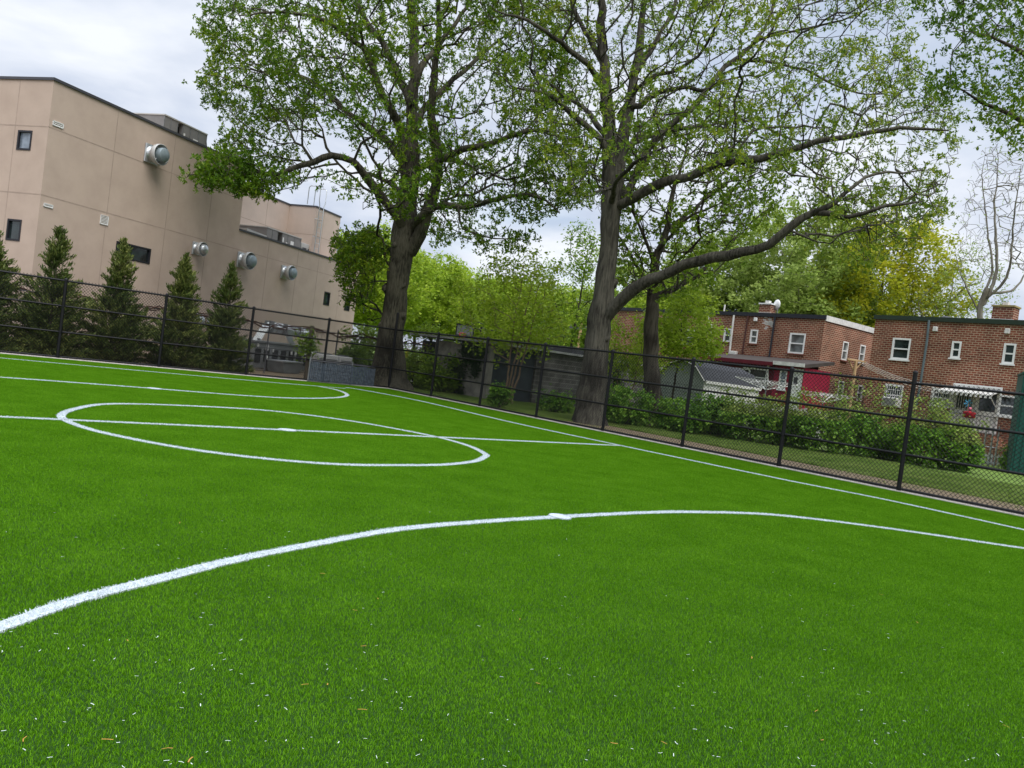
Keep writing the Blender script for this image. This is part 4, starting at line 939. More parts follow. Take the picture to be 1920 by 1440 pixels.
class Tree:
    def __init__(s, seed): s.P = np.zeros((90000, 3)); s.par = np.full(90000, -1); s.pl = np.zeros(90000); s.fix = np.zeros(90000); s.n = 0; s.rng = np.random.default_rng(seed); s.ends = []
    def node(s, p, par, fix=0.):
        i = s.n; s.P[i] = p; s.par[i] = par; s.fix[i] = fix; s.pl[i] = 0 if par < 0 else s.pl[par]+np.linalg.norm(s.P[par]-p); s.n += 1; return i
    def limb(s, pts, R, step=.35, attach=True):
        C, Rr = resample(pts, R, step); par = -1; k0 = 0
        if attach and s.n:
            d = np.linalg.norm(s.P[:s.n]-C[0], axis=1); par = int(d.argmin()); k0 = 0
        ph = s.rng.uniform(0, 6.28, 6); am = .05+.05*float(np.mean(Rr))
        for i in range(k0, len(C)):
            q_ = i*step; e_ = min(1, i/4, )*(0 if par < 0 and i < 1 else 1)
            w = (np.array([math.sin(q_*1.5+ph[0])+.6*math.sin(q_*3.7+ph[1]), math.sin(q_*1.7+ph[2])+.6*math.sin(q_*3.3+ph[3]), math.sin(q_*1.9+ph[4])+.6*math.sin(q_*4.1+ph[5])])*am*.45*e_*(.25 if Rr[i] > .3 else 1)+s.rng.normal(size=3)*.02) if i else 0
            par = s.node(C[i]+w, par, Rr[i])
        return s
    def grow(s, pts, step=.35, wpl=.3, wob=.16, droop=0., minr=0):
        o = np.array(pts)
        d0 = np.array([np.linalg.norm(s.P[:s.n]-p, axis=1).min() for p in o]); o = o[np.argsort(d0)]
        for p in o:
            d = np.linalg.norm(s.P[:s.n]-p, axis=1); c = d+wpl*s.pl[:s.n]+np.where(s.P[:s.n, 2] < 1.2, 30, 0); j = int(c.argmin()); L = d[j]
            if L < step*.5: s.ends.append(j); continue
            m = max(1, int(L/step)); a = s.P[j].copy(); par = j
            pd = (a-s.P[s.par[j]]) if s.par[j] >= 0 else np.array([0, 0, 1.]); pd = pd/(np.linalg.norm(pd)+1e-6)*L*.33
            off = s.rng.normal(size=3)*wob*L*.4; off[2] += droop*L
            for k in range(1, m+1):
                t = k/m; q = a+(p-a)*t+off*math.sin(PI*t)+pd*t*(1-t)*1.2+s.rng.normal(size=3)*wob*step*.5*(t < 1)
                par = s.node(q, par)
            s.ends.append(par)
        return s
    def radii(s, tip=.006, e=2.3, cap=1e9):
        n = s.n; acc = np.zeros(n)
        for i in range(n-1, -1, -1):
            r = max(acc[i]**(1/e) if acc[i] else tip, tip)
            if s.fix[i] > 0: r = s.fix[i]
            else: r = min(r, cap)
            acc[i] = max(r, 1e-4)**e if s.fix[i] == 0 else r**e
            p = s.par[i]
            if p >= 0: acc[p] += (r**e if s.fix[i] == 0 else 0)
        R = np.array([s.fix[i] if s.fix[i] > 0 else max(tip, min(cap, acc[i]**(1/e))) for i in range(n)])
        for i in range(n):                              # a child is never thicker than its parent
            p = s.par[i]
            if p >= 0: R[i] = min(R[i], R[p]*1.02)
        return R
    def mesh(s, R, flare=None, sides=(10, 6, 4, 3), thr=(.12, .04, .015), bark=0.):
        n = s.n; ch = [[] for _ in range(n)]
        for i in range(n):
            if s.par[i] >= 0: ch[s.par[i]].append(i)
        VV = []; FF = []; base = 0; starts = [(-1, i) for i in range(n) if s.par[i] < 0]
        while starts:
            par, i = starts.pop(); chain = ([par] if par >= 0 else [])+[i]
            while ch[i]:
                k = max(ch[i], key=lambda c: R[c]+(1 if s.fix[c] > 0 and s.fix[i] > 0 and c == i+1 else 0))
                for c in ch[i]:
                    if c != k: starts.append((i, c))
                chain.append(k); i = k
            P = s.P[chain]; r = R[chain].copy()
            if par >= 0: r[0] = min(r[0], r[1]*1.25)
            m = r.max(); ns = sides[0] if m > thr[0] else sides[1] if m > thr[1] else sides[2] if m > thr[2] else sides[3]
            T = np.gradient(P, axis=0); T /= np.linalg.norm(T, axis=1)[:, None]+1e-9
            u = np.cross(T[0], [0.3, 0.2, 1.] if abs(T[0][2]) < .9 else [1., 0, 0]); u /= np.linalg.norm(u); th = np.arange(ns)*2*PI/ns
            for k in range(len(P)):
                u = u-T[k]*np.dot(u, T[k]); u /= np.linalg.norm(u)+1e-9; w_ = np.cross(T[k], u); rr = np.full(ns, r[k])
                if par < 0:
                    zz = P[k, 2]-P[0, 2]
                    if flare: rr *= 1+flare*math.exp(-zz/(.42 if flare < .6 else .75))*(1+.35*np.sin(th*5+1.3)+.2*np.sin(th*3))
                    rr *= 1+.05*np.sin(th*4+zz*.9)+.035*np.sin(th*7-zz*2.1)+.03*np.sin(zz*3.3+th*2)
                elif m > .05: rr *= 1+.07*np.sin(th*2+k*.9)+.04*s.rng.normal(size=ns)
                VV.append(P[k]+(np.outer(np.cos(th), u)+np.outer(np.sin(th), w_))*rr[:, None])
            f = base+np.arange(len(P)-1)[:, None]*ns+np.arange(ns); g = base+np.arange(len(P)-1)[:, None]*ns+(np.arange(ns)+1) % ns
            FF.append(np.stack([f, g, g+ns, f+ns], -1).reshape(-1, 4)); base += len(P)*ns
        return np.concatenate(VV), np.concatenate(FF)
def inpoly(P, poly):
    x, y = P[:, 0], P[:, 1]; c = np.zeros(len(P), bool); n = len(poly)
    for i in range(n):
        x1, y1 = poly[i]; x2, y2 = poly[(i+1) % n]
        k = ((y1 > y) != (y2 > y)) & (x < (x2-x1)*(y-y1)/((y2-y1) if y2 != y1 else 1e-9)+x1); c ^= k
    return c
def crown_pts(n, poly, Y, cpx, R_, rng, f=.28, thr=-.15, seed=1, zf=1.):
    """points of a crown whose outline seen from the pitch follows poly (full-size pixels), with real depth round the trunk"""
    poly = np.array(poly, float); lo, hi = poly.min(0), poly.max(0); out = []
    while len(out) < n:
        q = rng.random((600, 2))*(hi-lo)+lo; q = q[inpoly(q, poly)]
        for px, py in q:
            dx = (px-cpx)/F_PX*Y; h = max(R_*R_-dx*dx, .15*R_*R_)**.5*zf; y_ = Y+rng.uniform(-1, 1)*h
            p = EYE+ray(px, py)*(Y/ray(px, py)[1]); p = p+np.array([0, y_-Y, 0]); p[0] *= 1+(y_-Y)/Y*.0
            # keep the outline: slide along the sight line
            out.append(EYE+(at(px, py, Y)-EYE)*(y_/Y))
    P = np.array(out); k = pnoise(P, f, seed) > thr; P = P[k]
    return P
def twig_leaves(T, R, rng, per, spread, L0, L1, asp, rmax=.02, keep=1., D=None, tuft=7):
    idx = np.where(R[:T.n] < rmax)[0]; idx = idx[rng.random(len(idx)) < keep]
    if D: k = pnoise(T.P[idx], D[0], D[2]); idx = idx[(k > D[1]) | (rng.random(len(idx)) < D[3])]
    C = np.repeat(T.P[idx], per, 0); C = C+rng.normal(size=C.shape)*spread*np.array([1, 1, .8])
    C = np.repeat(C, tuft, 0); d = rng.normal(size=C.shape)+np.array([0, 0, .15]); d /= np.linalg.norm(d, axis=1)[:, None]   # leaves radiate from a bud
    L = (L0+L1)/2; C = C+d*L*rng.uniform(.45, .62, (len(C), 1)); print('leaves', len(C)); return leaves(C, L0, L1, asp, rng, D=d*3, spread=.5)
def J(px, py, Y, dy=0.): return EYE+(at(px, py, Y)-EYE)*((Y+dy)/Y)
def finish_tree(T, label, cat, barkm, leafm, R, lv, flare=None, name='oak_tree', sides=(10, 6, 4, 3), group=None, leafkind=None):
    o0 = T.P[0].copy(); t = thing(name, label, cat, o0, 0, group)
    V, F_ = T.mesh(R, flare, sides); np_mesh('trunk', V-o0, F_, barkm, t, smooth=True)
    LV, LF = lv; c = np_mesh('crown', LV-o0, LF, leafm, t); return t

# first oak (behind the fence corner)
YA = 33.5; TA = Tree(11); b0 = gp(722, 727, -.02); YA = b0[1]
def jl(lst, Y, sgn=1): return [J(px, py, Y, d) for px, py, d in lst]
TA.limb([b0-np.array([0, 0, .1])]+jl([(727, 690, 0), (733, 640, 0), (742, 560, 0), (749, 500, 0), (757, 440, 0), (764, 375, .1), (770, 319, .1), (771, 262, .1), (772, 225, .1), (777, 150, .2), (775, 75, .3), (771, 0, .2), (772, -90, .2), (780, -170, .2)], YA), [.66, .56, .50, .47, .47, .50, .40, .37, .30, .25, .21, .18, .14, .08, .04], .3)
for pts, R_ in (
    ([(772, 470, -.1), (786, 440, -.2), (801, 405, -.3), (812, 367, -.5), (820, 307, -.6), (812, 240, -.8), (812, 169, -1), (820, 60, -1.5), (828, -60, -2)], [.30, .27, .24, .22, .2, .18, .15, .1, .05]),
    ([(757, 440, 0), (749, 412, -.5), (715, 367, -1.3), (689, 330, -1.8), (659, 304, -2.2), (621, 292, -2.6), (565, 311, -3), (500, 325, -3.4), (430, 325, -3.6), (356, 330, -3.8)], [.22, .2, .17, .15, .13, .12, .10, .07, .045, .02]),
    ([(768, 325, 0), (749, 296, .4), (726, 262, 1), (700, 244, 1.4), (670, 225, 1.8), (640, 202, 2.2), (602, 161, 2.8), (550, 141, 3.2), (497, 135, 3.5), (430, 125, 3.8)], [.2, .17, .15, .14, .12, .11, .09, .07, .05, .02]),
    ([(768, 335, 0), (756, 319, -.3), (752, 244, -.7), (715, 172, -1.4), (692, 105, -2), (666, 79, -2.2), (602, 37, -2.6), (527, 22, -3), (450, 30, -3.2)], [.22, .2, .17, .14, .12, .10, .07, .05, .02]),
    ([(774, 200, 0), (756, 157, .5), (734, 112, 1), (707, 67, 1.4), (677, 19, 1.8), (655, -60, 2.2), (640, -130, 2.4)], [.2, .16, .14, .12, .1, .06, .03]),
    ([(815, 320, -.5), (827, 300, -.8), (884, 277, -1.5), (940, 262, -2), (977, 247, -2.4), (1052, 247, -2.8)], [.17, .14, .12, .1, .08, .03]),
    ([(770, 435, 0), (786, 409, -.6), (820, 390, -1.2), (884, 386, -2), (940, 369, -2.8), (1007, 369, -3.2), (1052, 401, -3.6)], [.17, .14, .12, .10, .08, .06, .02]),
    ([(772, 250, .3), (800, 200, 1.2), (850, 150, 2.), (905, 100, 2.8), (960, 60, 3.4)], [.17, .14, .11, .08, .03]),
    ([(775, 160, .3), (800, 110, .9), (850, 50, 1.6), (890, -20, 2.2), (900, -90, 2.6)], [.15, .12, .09, .06, .03]),
    ([(750, 500, .1), (738, 470, .6), (700, 470, 1.2), (670, 500, 1.6), (655, 540, 1.8)], [.08, .07, .05, .03, .012]),
    ([(860, 388, -1.8), (868, 430, -2), (925, 447, -2.4), (990, 450, -2.6)], [.05, .04, .03, .012]),
    ([(765, 380, .2), (740, 350, 2), (700, 330, 3.5), (640, 320, 5)], [.14, .11, .08, .03]), ([(768, 340, .2), (800, 310, 2.2), (850, 300, 4), (910, 330, 5.5)], [.14, .11, .08, .03])):
    TA.limb(jl(pts, YA), R_)
polyA = [(400, -60), (372, 30), (362, 60), (410, 92), (372, 120), (372, 170), (400, 215), (420, 250), (392, 290), (350, 332), (385, 352), (440, 345), (470, 372), (505, 375), (520, 345), (570, 345), (600, 330), (640, 350), (668, 380), (700, 380), (740, 420), (770, 395), (800, 420), (830, 470), (862, 440), (905, 470), (960, 462), (1005, 478), (1000, 430), (1015, 400), (1060, 395), (1110, 350), (1100, 240), (1080, 100), (1060, -60), (1000, -150), (850, -230), (640, -240), (480, -160)]
rA = np.random.default_rng(5)
pA = crown_pts(5200, polyA, YA, 730, 7.6, rA, f=.16, thr=-.30, seed=4)
pA2 = crown_pts(45, [(620, 450), (640, 430), (720, 430), (735, 480), (705, 520), (690, 570), (660, 580), (632, 555), (640, 505)], YA, 690, 2., rA, thr=-9)
pA3 = crown_pts(16, [(345, 335), (380, 295), (450, 285), (525, 325), (500, 372), (430, 352), (380, 352)], YA, 440, 1.2, rA, thr=-9); pA3[:, 1] -= 0; pA3 = EYE+(pA3-EYE)*((YA-3.6)/YA)
TA.grow(np.concatenate([pA, pA2, pA3]), wpl=.28, wob=.2, droop=.02)
RA = TA.radii(.010, cap=.05)
lv1 = twig_leaves(TA, RA, rA, 6, .19, .10, .19, .42, rmax=.019, keep=.9, D=(.5, -.04, 3, .10), tuft=8)
finish_tree(TA, 'large dark green oak with stout furrowed trunk at the fence corner', 'tree', BARKA, LEAFA, RA, lv1, .72, sides=(22, 8, 4, 3))

def knots(T, R, root, lst, bm):
    for (px, py, Y, r_, dy) in lst:
        c = at(px, py, Y)+np.array([0, dy, 0])-np.array(root.location); V = []; n = 12; m_ = 8; F_ = []
        for i in range(m_+1):
            for k in range(n):
                a = PI*i/m_; b = 2*PI*k/n; q = r_*(1+.16*math.sin(3*b+i)+.12*math.cos(2*a+k)); V.append(c+q*np.array([math.sin(a)*math.cos(b), .8*math.sin(a)*math.sin(b), 1.15*math.cos(a)]))
        for i in range(m_):
            for k in range(n): F_.append((i*n+k, i*n+(k+1) % n, (i+1)*n+(k+1) % n, (i+1)*n+k))
        np_mesh('burl', V, F_, bm, root, smooth=True)
oakA = [o for o in COL.objects if o.name == 'oak_tree'][0]
knots(TA, RA, oakA, [(758, 536, YA, .16, -.28), (724, 541, YA, .15, -.2), (757, 592, YA, .13, -.25), (716, 610, YA, .12, -.2), (744, 462, YA, .12, -.42)], BARKA)

# second oak (grey trunk, long low limb)
b0 = gp(1104, 794, -.02); YB = b0[1]; TB = Tree(12)
TB.limb([b0-np.array([0, 0, .1])]+jl([(1109, 740, 0), (1114, 700, 0), (1120, 640, 0), (1127, 580, 0), (1133, 530, 0), (1139, 480, 0), (1144, 420, 0), (1147, 380, 0), (1142, 310, 0), (1139, 200, -.2), (1131, 100, -.3), (1124, 0, -.3), (1120, -110, -.3), (1115, -180, -.3)], YB), [.49, .46, .43, .40, .38, .34, .32, .32, .32, .24, .20, .17, .13, .08, .04], .3)
for pts, R_ in (
    ([(1150, 395, .1), (1160, 340, .3), (1170, 250, .5), (1182, 180, .6), (1195, 110, .6), (1205, 40, .6), (1212, -60, .6), (1215, -140, .6)], [.26, .23, .2, .17, .14, .11, .06, .03]),
    ([(1135, 600, 0), (1150, 578, -.3), (1185, 542, -.8), (1240, 515, -1.5), (1310, 492, -2.2), (1390, 475, -3), (1440, 457, -3.5), (1480, 425, -3.9), (1525, 400, -4.2), (1585, 410, -4.6), (1660, 390, -5), (1730, 375, -5.2)], [.24, .21, .19, .175, .16, .145, .135, .12, .095, .07, .05, .02]),
    ([(1525, 400, -4.2), (1565, 380, -4.4), (1605, 345, -4.4), (1665, 322, -4.2), (1740, 320, -4)], [.09, .07, .05, .035, .015]),
    ([(1150, 392, .1), (1172, 380, -.3), (1240, 345, -.7), (1305, 325, -1.2), (1360, 302, -1.6), (1425, 300, -2), (1485, 280, -2.4), (1560, 260, -2.8), (1635, 247, -3.2), (1710, 240, -3.5), (1780, 245, -3.8)], [.18, .165, .15, .14, .13, .12, .10, .08, .07, .05, .02]),
    ([(1150, 392, .2), (1170, 372, .6), (1200, 310, 1), (1240, 250, 1.4), (1280, 215, 1.8), (1320, 175, 2.1), (1360, 125, 2.4), (1390, 105, 2.6), (1440, 40, 3), (1460, -30, 3.3), (1480, -100, 3.5)], [.15, .14, .13, .12, .11, .10, .09, .08, .06, .05, .02]),
    ([(1380, 110, 2.5), (1410, 114, 2.5), (1460, 120, 2.4), (1510, 132, 2.2), (1560, 155, 2), (1610, 175, 1.8), (1680, 180, 1.6)], [.06, .055, .05, .045, .035, .03, .012]),
    ([(1412, 85, 2.6), (1425, 75, 2.4), (1485, 60, 2), (1560, 42, 1.4), (1670, 0, 1)], [.06, .055, .045, .035, .015]),
    ([(1178, 200, .5), (1200, 200, .2), (1230, 175, -.4), (1270, 165, -1), (1330, 165, -1.7), (1360, 140, -2.2), (1420, 110, -3)], [.10, .095, .08, .07, .055, .04, .015]),
    ([(1141, 300, 0), (1135, 278, -.2), (1105, 245, -.6), (1060, 200, -1.2), (1020, 172, -1.6), (960, 165, -2.2)], [.13, .12, .10, .08, .06, .025]),
    ([(1133, 120, -.2), (1125, 105, -.1), (1105, 70, .5), (1075, 15, 1.), (1060, -60, 1.5), (1050, -120, 2)], [.12, .10, .09, .07, .05, .02]),
    ([(1160, 215, .3), (1210, 150, -.5), (1260, 135, -1.2), (1310, 105, -2), (1340, 50, -2.8), (1370, -20, -3.4)], [.09, .075, .06, .05, .035, .015]),
    ([(1190, 140, .6), (1215, 95, 1.2), (1240, 60, 1.8), (1270, 0, 2.4), (1285, -70, 3)], [.12, .10, .08, .06, .03]),
    ([(1138, 170, -.2), (1100, 120, -1.2), (1050, 80, -2.2), (990, 40, -3.2), (930, 20, -3.8)], [.12, .09, .07, .05, .02]),
    ([(1140, 260, .1), (1100, 210, 1.6), (1050, 170, 3), (980, 120, 4.2)], [.11, .08, .06, .02]), ([(1165, 280, .5), (1230, 250, 2.6), (1320, 235, 4.4), (1420, 220, 6)], [.12, .09, .06, .02]),
    ([(1147, 380, -.2), (1155, 340, -2), (1200, 300, -3.6), (1260, 270, -5)], [.10, .07, .05, .02])):
    TB.limb(jl(pts, YB), R_)
polyB = [(905, -120), (890, 40), (900, 150), (950, 215), (1010, 270), (1060, 380), (1120, 400), (1150, 330), (1200, 330), (1290, 350), (1370, 330), (1460, 330), (1500, 360), (1590, 400), (1640, 430), (1560, 480), (1620, 500), (1720, 450), (1790, 360), (1800, 300), (1790, 200), (1740, 120), (1700, 40), (1700, -60), (1560, -180), (1300, -260), (1050, -240)]
rB = np.random.default_rng(6)
pB = crown_pts(4300, polyB, YB, 1290, 8.0, rB, f=.15, thr=-.34, seed=8)
pB2 = crown_pts(170, [(1440, 440), (1530, 390), (1640, 350), (1780, 340), (1770, 420), (1700, 480), (1640, 500), (1560, 470)], YB, 1600, 4., rB, thr=-9)
TB.grow(np.concatenate([pB, pB2]), wpl=.26, wob=.22, droop=.02); RB = TB.radii(.009, cap=.035)
lvB = twig_leaves(TB, RB, rB, 5, .18, .08, .16, .40, rmax=.017, keep=.85, D=(.6, -.06, 5, .16), tuft=7)
finish_tree(TB, 'tall oak with smooth grey forked trunk and one long low limb reaching right', 'tree', BARKB, LEAFB, RB, lvB, .34, sides=(22, 8, 4, 3))

oakB = [o for o in COL.objects if o.name == 'oak_tree.001'][0]
knots(TB, RB, oakB, [(1151, 532, YB, .13, -.1), (1148, 446, YB, .11, -.15), (1136, 635, YB, .09, -.25)], BARKB)

# third tree (maple right behind the second oak)
b0 = gp(1224, 799, -.02); YC = b0[1]; TC = Tree(13)
TC.limb([b0-np.array([0, 0, .1])]+jl([(1225, 760, 0), (1223, 722, 0), (1218, 667, 0), (1220, 633, 0), (1223, 589, 0), (1224, 556, 0), (1226, 513, 0), (1232, 475, 0), (1248, 435, .2), (1258, 375, .3), (1275, 325, .5), (1290, 260, .6)], YC), [.40, .36, .31, .29, .27, .26, .22, .17, .15, .12, .09, .06, .02], .3)
for pts, R_ in (([(1224, 560, 0), (1238, 552, .4), (1280, 535, 1.2), (1315, 510, 1.8), (1360, 465, 2.4), (1400, 430, 3)], [.14, .12, .10, .08, .05, .02]),
    ([(1224, 540, 0), (1205, 520, .6), (1175, 465, 1.2), (1150, 430, 1.8)], [.09, .07, .05, .02]),
    ([(1235, 470, 0), (1260, 440, -.6), (1300, 400, -1.2), (1350, 380, -1.8)], [.09, .07, .05, .02]), ([(1250, 435, .2), (1290, 400, 1.2), (1350, 350, 2.2), (1420, 320, 3)], [.09, .07, .05, .02]),
    ([(1228, 505, 0), (1215, 460, -.8), (1190, 400, -1.5), (1180, 340, -2)], [.08, .06, .04, .02])):
    TC.limb(jl(pts, YC), R_)
polyC = [(1110, 380), (1130, 300), (1200, 220), (1300, 190), (1400, 200), (1480, 260), (1500, 330), (1460, 400), (1400, 440), (1340, 520), (1310, 540), (1250, 560), (1180, 560), (1140, 500), (1150, 440)]
rC = np.random.default_rng(9); pC = crown_pts(2200, polyC, YC, 1290, 4.4, rC, f=.22, thr=-.30, seed=3); TC.grow(pC, wpl=.3, wob=.2); RC = TC.radii(.009, cap=.04)
finish_tree(TC, 'smaller maple with a slim dark crooked trunk behind the long low limb', 'tree', BARKD, LEAFC, RC, twig_leaves(TC, RC, rC, 3, .20, .11, .19, .6, rmax=.014, keep=.8, D=(.6, -.08, 6, .15), tuft=6), .45, name='maple_tree', sides=(16, 8, 4, 3))

# overhanging tree at the upper right corner, its trunk stands outside the picture
TD = Tree(14); YD = 15.5
bx_, by_ = at(2110, 700, YD)[:2]
TD.limb([(bx_, by_, -.1), (bx_, by_, 2.5), (bx_-.1, by_, 5.5), (bx_+.1, by_+.2, 9), (bx_, by_, 13)], [.36, .30, .25, .16, .04])
for pts, R_ in (([(2105, 380, 0), (2030, 290, 0), (1930, 230, .2), (1840, 190, .3), (1780, 160, .4)], [.12, .09, .05, .03, .01]), ([(2108, 250, 0), (2020, 160, -.5), (1920, 100, -.8), (1830, 60, -1)], [.12, .08, .045, .01]),
    ([(2108, 100, 0), (2010, 30, .5), (1900, 0, .8), (1820, -30, 1)], [.1, .07, .04, .01]), ([(2108, 260, 0), (2040, 190, 1.5), (1960, 200, 2.5)], [.09, .06, .02])): TD.limb(jl(pts, YD), R_)
rD = np.random.default_rng(10); pD = crown_pts(1500, [(1790, -120), (1700, 10), (1745, 60), (1800, 80), (1745, 130), (1760, 200), (1830, 175), (1840, 240), (1900, 275), (2000, 300), (2250, 260), (2300, 60), (2200, -180), (2000, -220)], YD, 2010, 2.6, rD, f=.5, thr=-.25, seed=2)
TD.grow(pD, step=.22, wpl=.2, wob=.2); RD = TD.radii(.004)
finish_tree(TD, 'leafy dark green boughs hanging in from the upper right corner of the view', 'tree', BARKD, LEAFA, RD, twig_leaves(TD, RD, rD, 4, .13, .06, .11, .45, rmax=.010, keep=.95, tuft=6), .3, name='elm_tree')

# generic tree: crown shape given as radius profile; four source trees, every tree of the background its own object
def make_tree(seed, H_, R_, h0, n, leaf, leafn, lm, bm, r0, name, label, group, loc, thr=-.5, egg=.55, keepl=1., stems=1, tip=.012, step=.6, wob=.2, f=.2, spread=.3, asp=.55, rmaxl=None, droop=.0, wpl=.3):
    T = Tree(seed); r = np.random.default_rng(seed); ends = []
    for k in range(stems):
        a = r.uniform(0, 6.28); s_ = 0 if stems == 1 else .35; x0, y0 = s_*math.cos(a), s_*math.sin(a); lean = (0.03 if stems == 1 else .16)*H_
        T.limb([(x0, y0, -.1), (x0+lean*.1*math.cos(a), y0+lean*.1*math.sin(a), h0*.6), (x0+lean*.5*math.cos(a), y0+lean*.5*math.sin(a), H_*.5), (x0+lean*math.cos(a), y0+lean*math.sin(a), H_*.86)], [r0, r0*.8, r0*.5, r0*.12], step*.8, attach=False)
    q = r.normal(size=(n*3, 3)); q /= np.linalg.norm(q, axis=1)[:, None]; q *= (r.random((n*3, 1))**.4)
    q[:, :2] *= np.where(q[:, 2:3] > 0, 1, 1)*R_*(1-.12*r.random()); cz = h0+(H_-h0)*egg*.75; q[:, 2] = np.where(q[:, 2] > 0, q[:, 2]*(H_-cz), q[:, 2]*(cz-h0)); q[:, 2] += cz
    ang = np.arctan2(q[:, 1], q[:, 0]); wv = 1+.16*np.sin(ang*3+seed)+.1*np.sin(ang*5+q[:, 2]); q[:, :2] *= wv[:, None]
    q = q[pnoise(q, f, seed+50) > thr][:n]
    T.grow(q, step=step, wpl=wpl, wob=wob, droop=droop); R = T.radii(tip)
    idx = np.where(R < (rmaxl or tip*1.9))[0]; per = max(1, int(leafn/len(idx)+.5)); C = np.repeat(T.P[idx], per, 0); C = C[r.random(len(C)) < keepl]
    C = C+r.normal(size=C.shape)*spread; lv = leaves(C, leaf*.7, leaf*1.3, asp, r)
    t = finish_tree(T, label, 'tree', bm, lm, R, lv, .35, name=name, sides=(12, 6, 4, 3), group=group); t.location = tuple(map(float, loc)); return t
def gl(px, Y, z=None): p = at(px, 700, Y); return (p[0], p[1], ground_z(p[0], p[1]) if z is None else z)
GRP = 'background trees in spring leaf'
srcY = make_tree(31, 11.5, 4.2, 2.6, 420, .30, 17000, LEAFY, BARKD, .20, 'park_tree', 'bright lime green park tree just right of the first oak trunk', GRP, gl(800, 78))
srcG = make_tree(32, 18.5, 7.6, 3.5, 760, .34, 34000, LEAFG, BARKP, .30, 'plane_tree', 'broad soft green plane tree rising behind the left brick house', GRP, gl(1475, 66), thr=-.45)
srcO = make_tree(33, 18.2, 6.4, 5., 600, .32, 22000, LEAFO, BARKD, .28, 'park_tree', 'gold green tree behind the gap between the brick houses', GRP, gl(1640, 64), thr=-.3, f=.16)
srcS = make_tree(34, 10.5, 2.8, 1.8, 300, .19, 6500, LEAFC, BARKD, .13, 'young_tree', 'sparse light green tree left of the forked grey oak trunk', GRP, gl(1062, 46), thr=-.3, spread=.22, step=.45)
for src, px, Y, rz, lab, sc in (
    (srcY, 676, 62, 1.1, 'yellow green park tree between the tan building and the first oak trunk', (1, 1, .98)),
    (srcY, 722, 84, 2.2, 'lime green park tree hidden behind the first oak trunk', (1.1, 1.1, 1.05)),
    (srcY, 868, 88, 3.0, 'second lime green park tree from the first oak, behind the block garage', (1.2, 1.2, 1.02)),
    (srcY, 770, 96, 4.4, 'farthest lime green park tree seen right of the first oak trunk', (1.25, 1.25, 1.2)),
    (srcG, 925, 92, .6, 'hazy green park tree behind the saplings by the block garage', (.75, .75, .62)),
    (srcY, 962, 74, 5.3, 'park tree directly behind the sapling clump left of centre', (1.0, 1.0, .86)),
    (srcG, 1010, 86, 2.5, 'soft green park tree filling the skyline above the garage roof', (.8, .8, .58)),
    (srcY, 1085, 80, 1.9, 'lime green tree just left of the forked grey oak trunk', (1.1, 1.1, .95)),
    (srcG, 1170, 78, 4.0, 'soft green tree between the forked grey trunk and the maple trunk', (.8, .8, .70)),
    (srcY, 1245, 70, .4, 'lime green tree behind the maple trunk and the left house end', (1.1, 1.1, 1.0)),
    (srcG, 1330, 72, 1.2, 'soft green tree rising above the left end of the left brick house', (1.0, 1.0, .86)),
    (srcG, 1560, 80, 5.0, 'soft green tree behind the gold green tree', (1.0, 1.0, .95)),
    (srcG, 1735, 84, 3.3, 'soft green tree above the roof of the right brick house', (.85, .85, .66)),
    (srcY, 1800, 76, 2.6, 'low lime green tree behind the right house chimney', (1.0, 1.0, .95)),
    (srcG, 1900, 88, .2, 'soft green tree at the right edge behind the bare sycamore', (.75, .75, .62)),
    (srcY, 1655, 90, 1.5, 'lime green tree low behind the gap between the brick houses', (1.2, 1.2, .9))):
    dup(src, gl(px, Y), rz, lab, GRP, sc)
TS = Tree(35); YS = 56.; b0 = np.array(gl(1852, YS)); rS = np.random.default_rng(35)
TS.limb([b0, b0+np.array([0, 0, 3.0]), J(1838, 590, YS), J(1850, 540, YS)], [0.220, 0.198, 0.182, 0.165])
for pts, R_ in (([(1845, 570, 0), (1866, 520, 0), (1868, 450, .4), (1864, 380, .6), (1872, 320, .8), (1868, 270, 1)], [0.132, 0.110, 0.088, 0.061, 0.033, 0.011]), ([(1848, 560, 0), (1888, 520, -.6), (1897, 450, -1), (1905, 380, -1.5), (1915, 310, -2)], [0.110, 0.088, 0.066, 0.044, 0.017]),
    ([(1850, 550, 0), (1895, 545, .3), (1925, 510, .6), (1960, 440, 1)], [0.099, 0.077, 0.055, 0.022]), ([(1845, 560, 0), (1860, 500, 1), (1850, 420, 1.6), (1842, 340, 2), (1846, 290, 2.3)], [0.099, 0.077, 0.055, 0.033, 0.011]),
    ([(1838, 590, 0), (1815, 545, .5), (1800, 510, .9), (1790, 470, 1.2)], [0.077, 0.055, 0.033, 0.011])): TS.limb(jl(pts, YS), R_)
pS = crown_pts(800, [(1795, 470), (1800, 380), (1825, 300), (1860, 262), (1920, 290), (1990, 330), (2000, 460), (1930, 520), (1870, 480), (1830, 500)], YS, 1890, 4.2, rS, thr=-9)
TS.grow(pS, step=.5, wpl=.07, wob=.08); RS = TS.radii(.012, cap=.06)
finish_tree(TS, 'nearly bare pale-barked sycamore at the right edge behind the chimney', 'tree', BARKP, LEAFG, RS, twig_leaves(TS, RS, rS, 1, .2, .09, .15, .6, rmax=.02, keep=.25, tuft=3), .2, name='sycamore_tree')
make_tree(36, 15.5, 4.0, 5., 330, .17, 5200, LEAFG, BARKP, .20, 'sycamore_tree', 'thin sparsely leafed sycamore left of the bare one above the right brick house', None, gl(1765, 60), thr=-.5, stems=2, tip=.014, step=.6, wob=.15, wpl=.15)
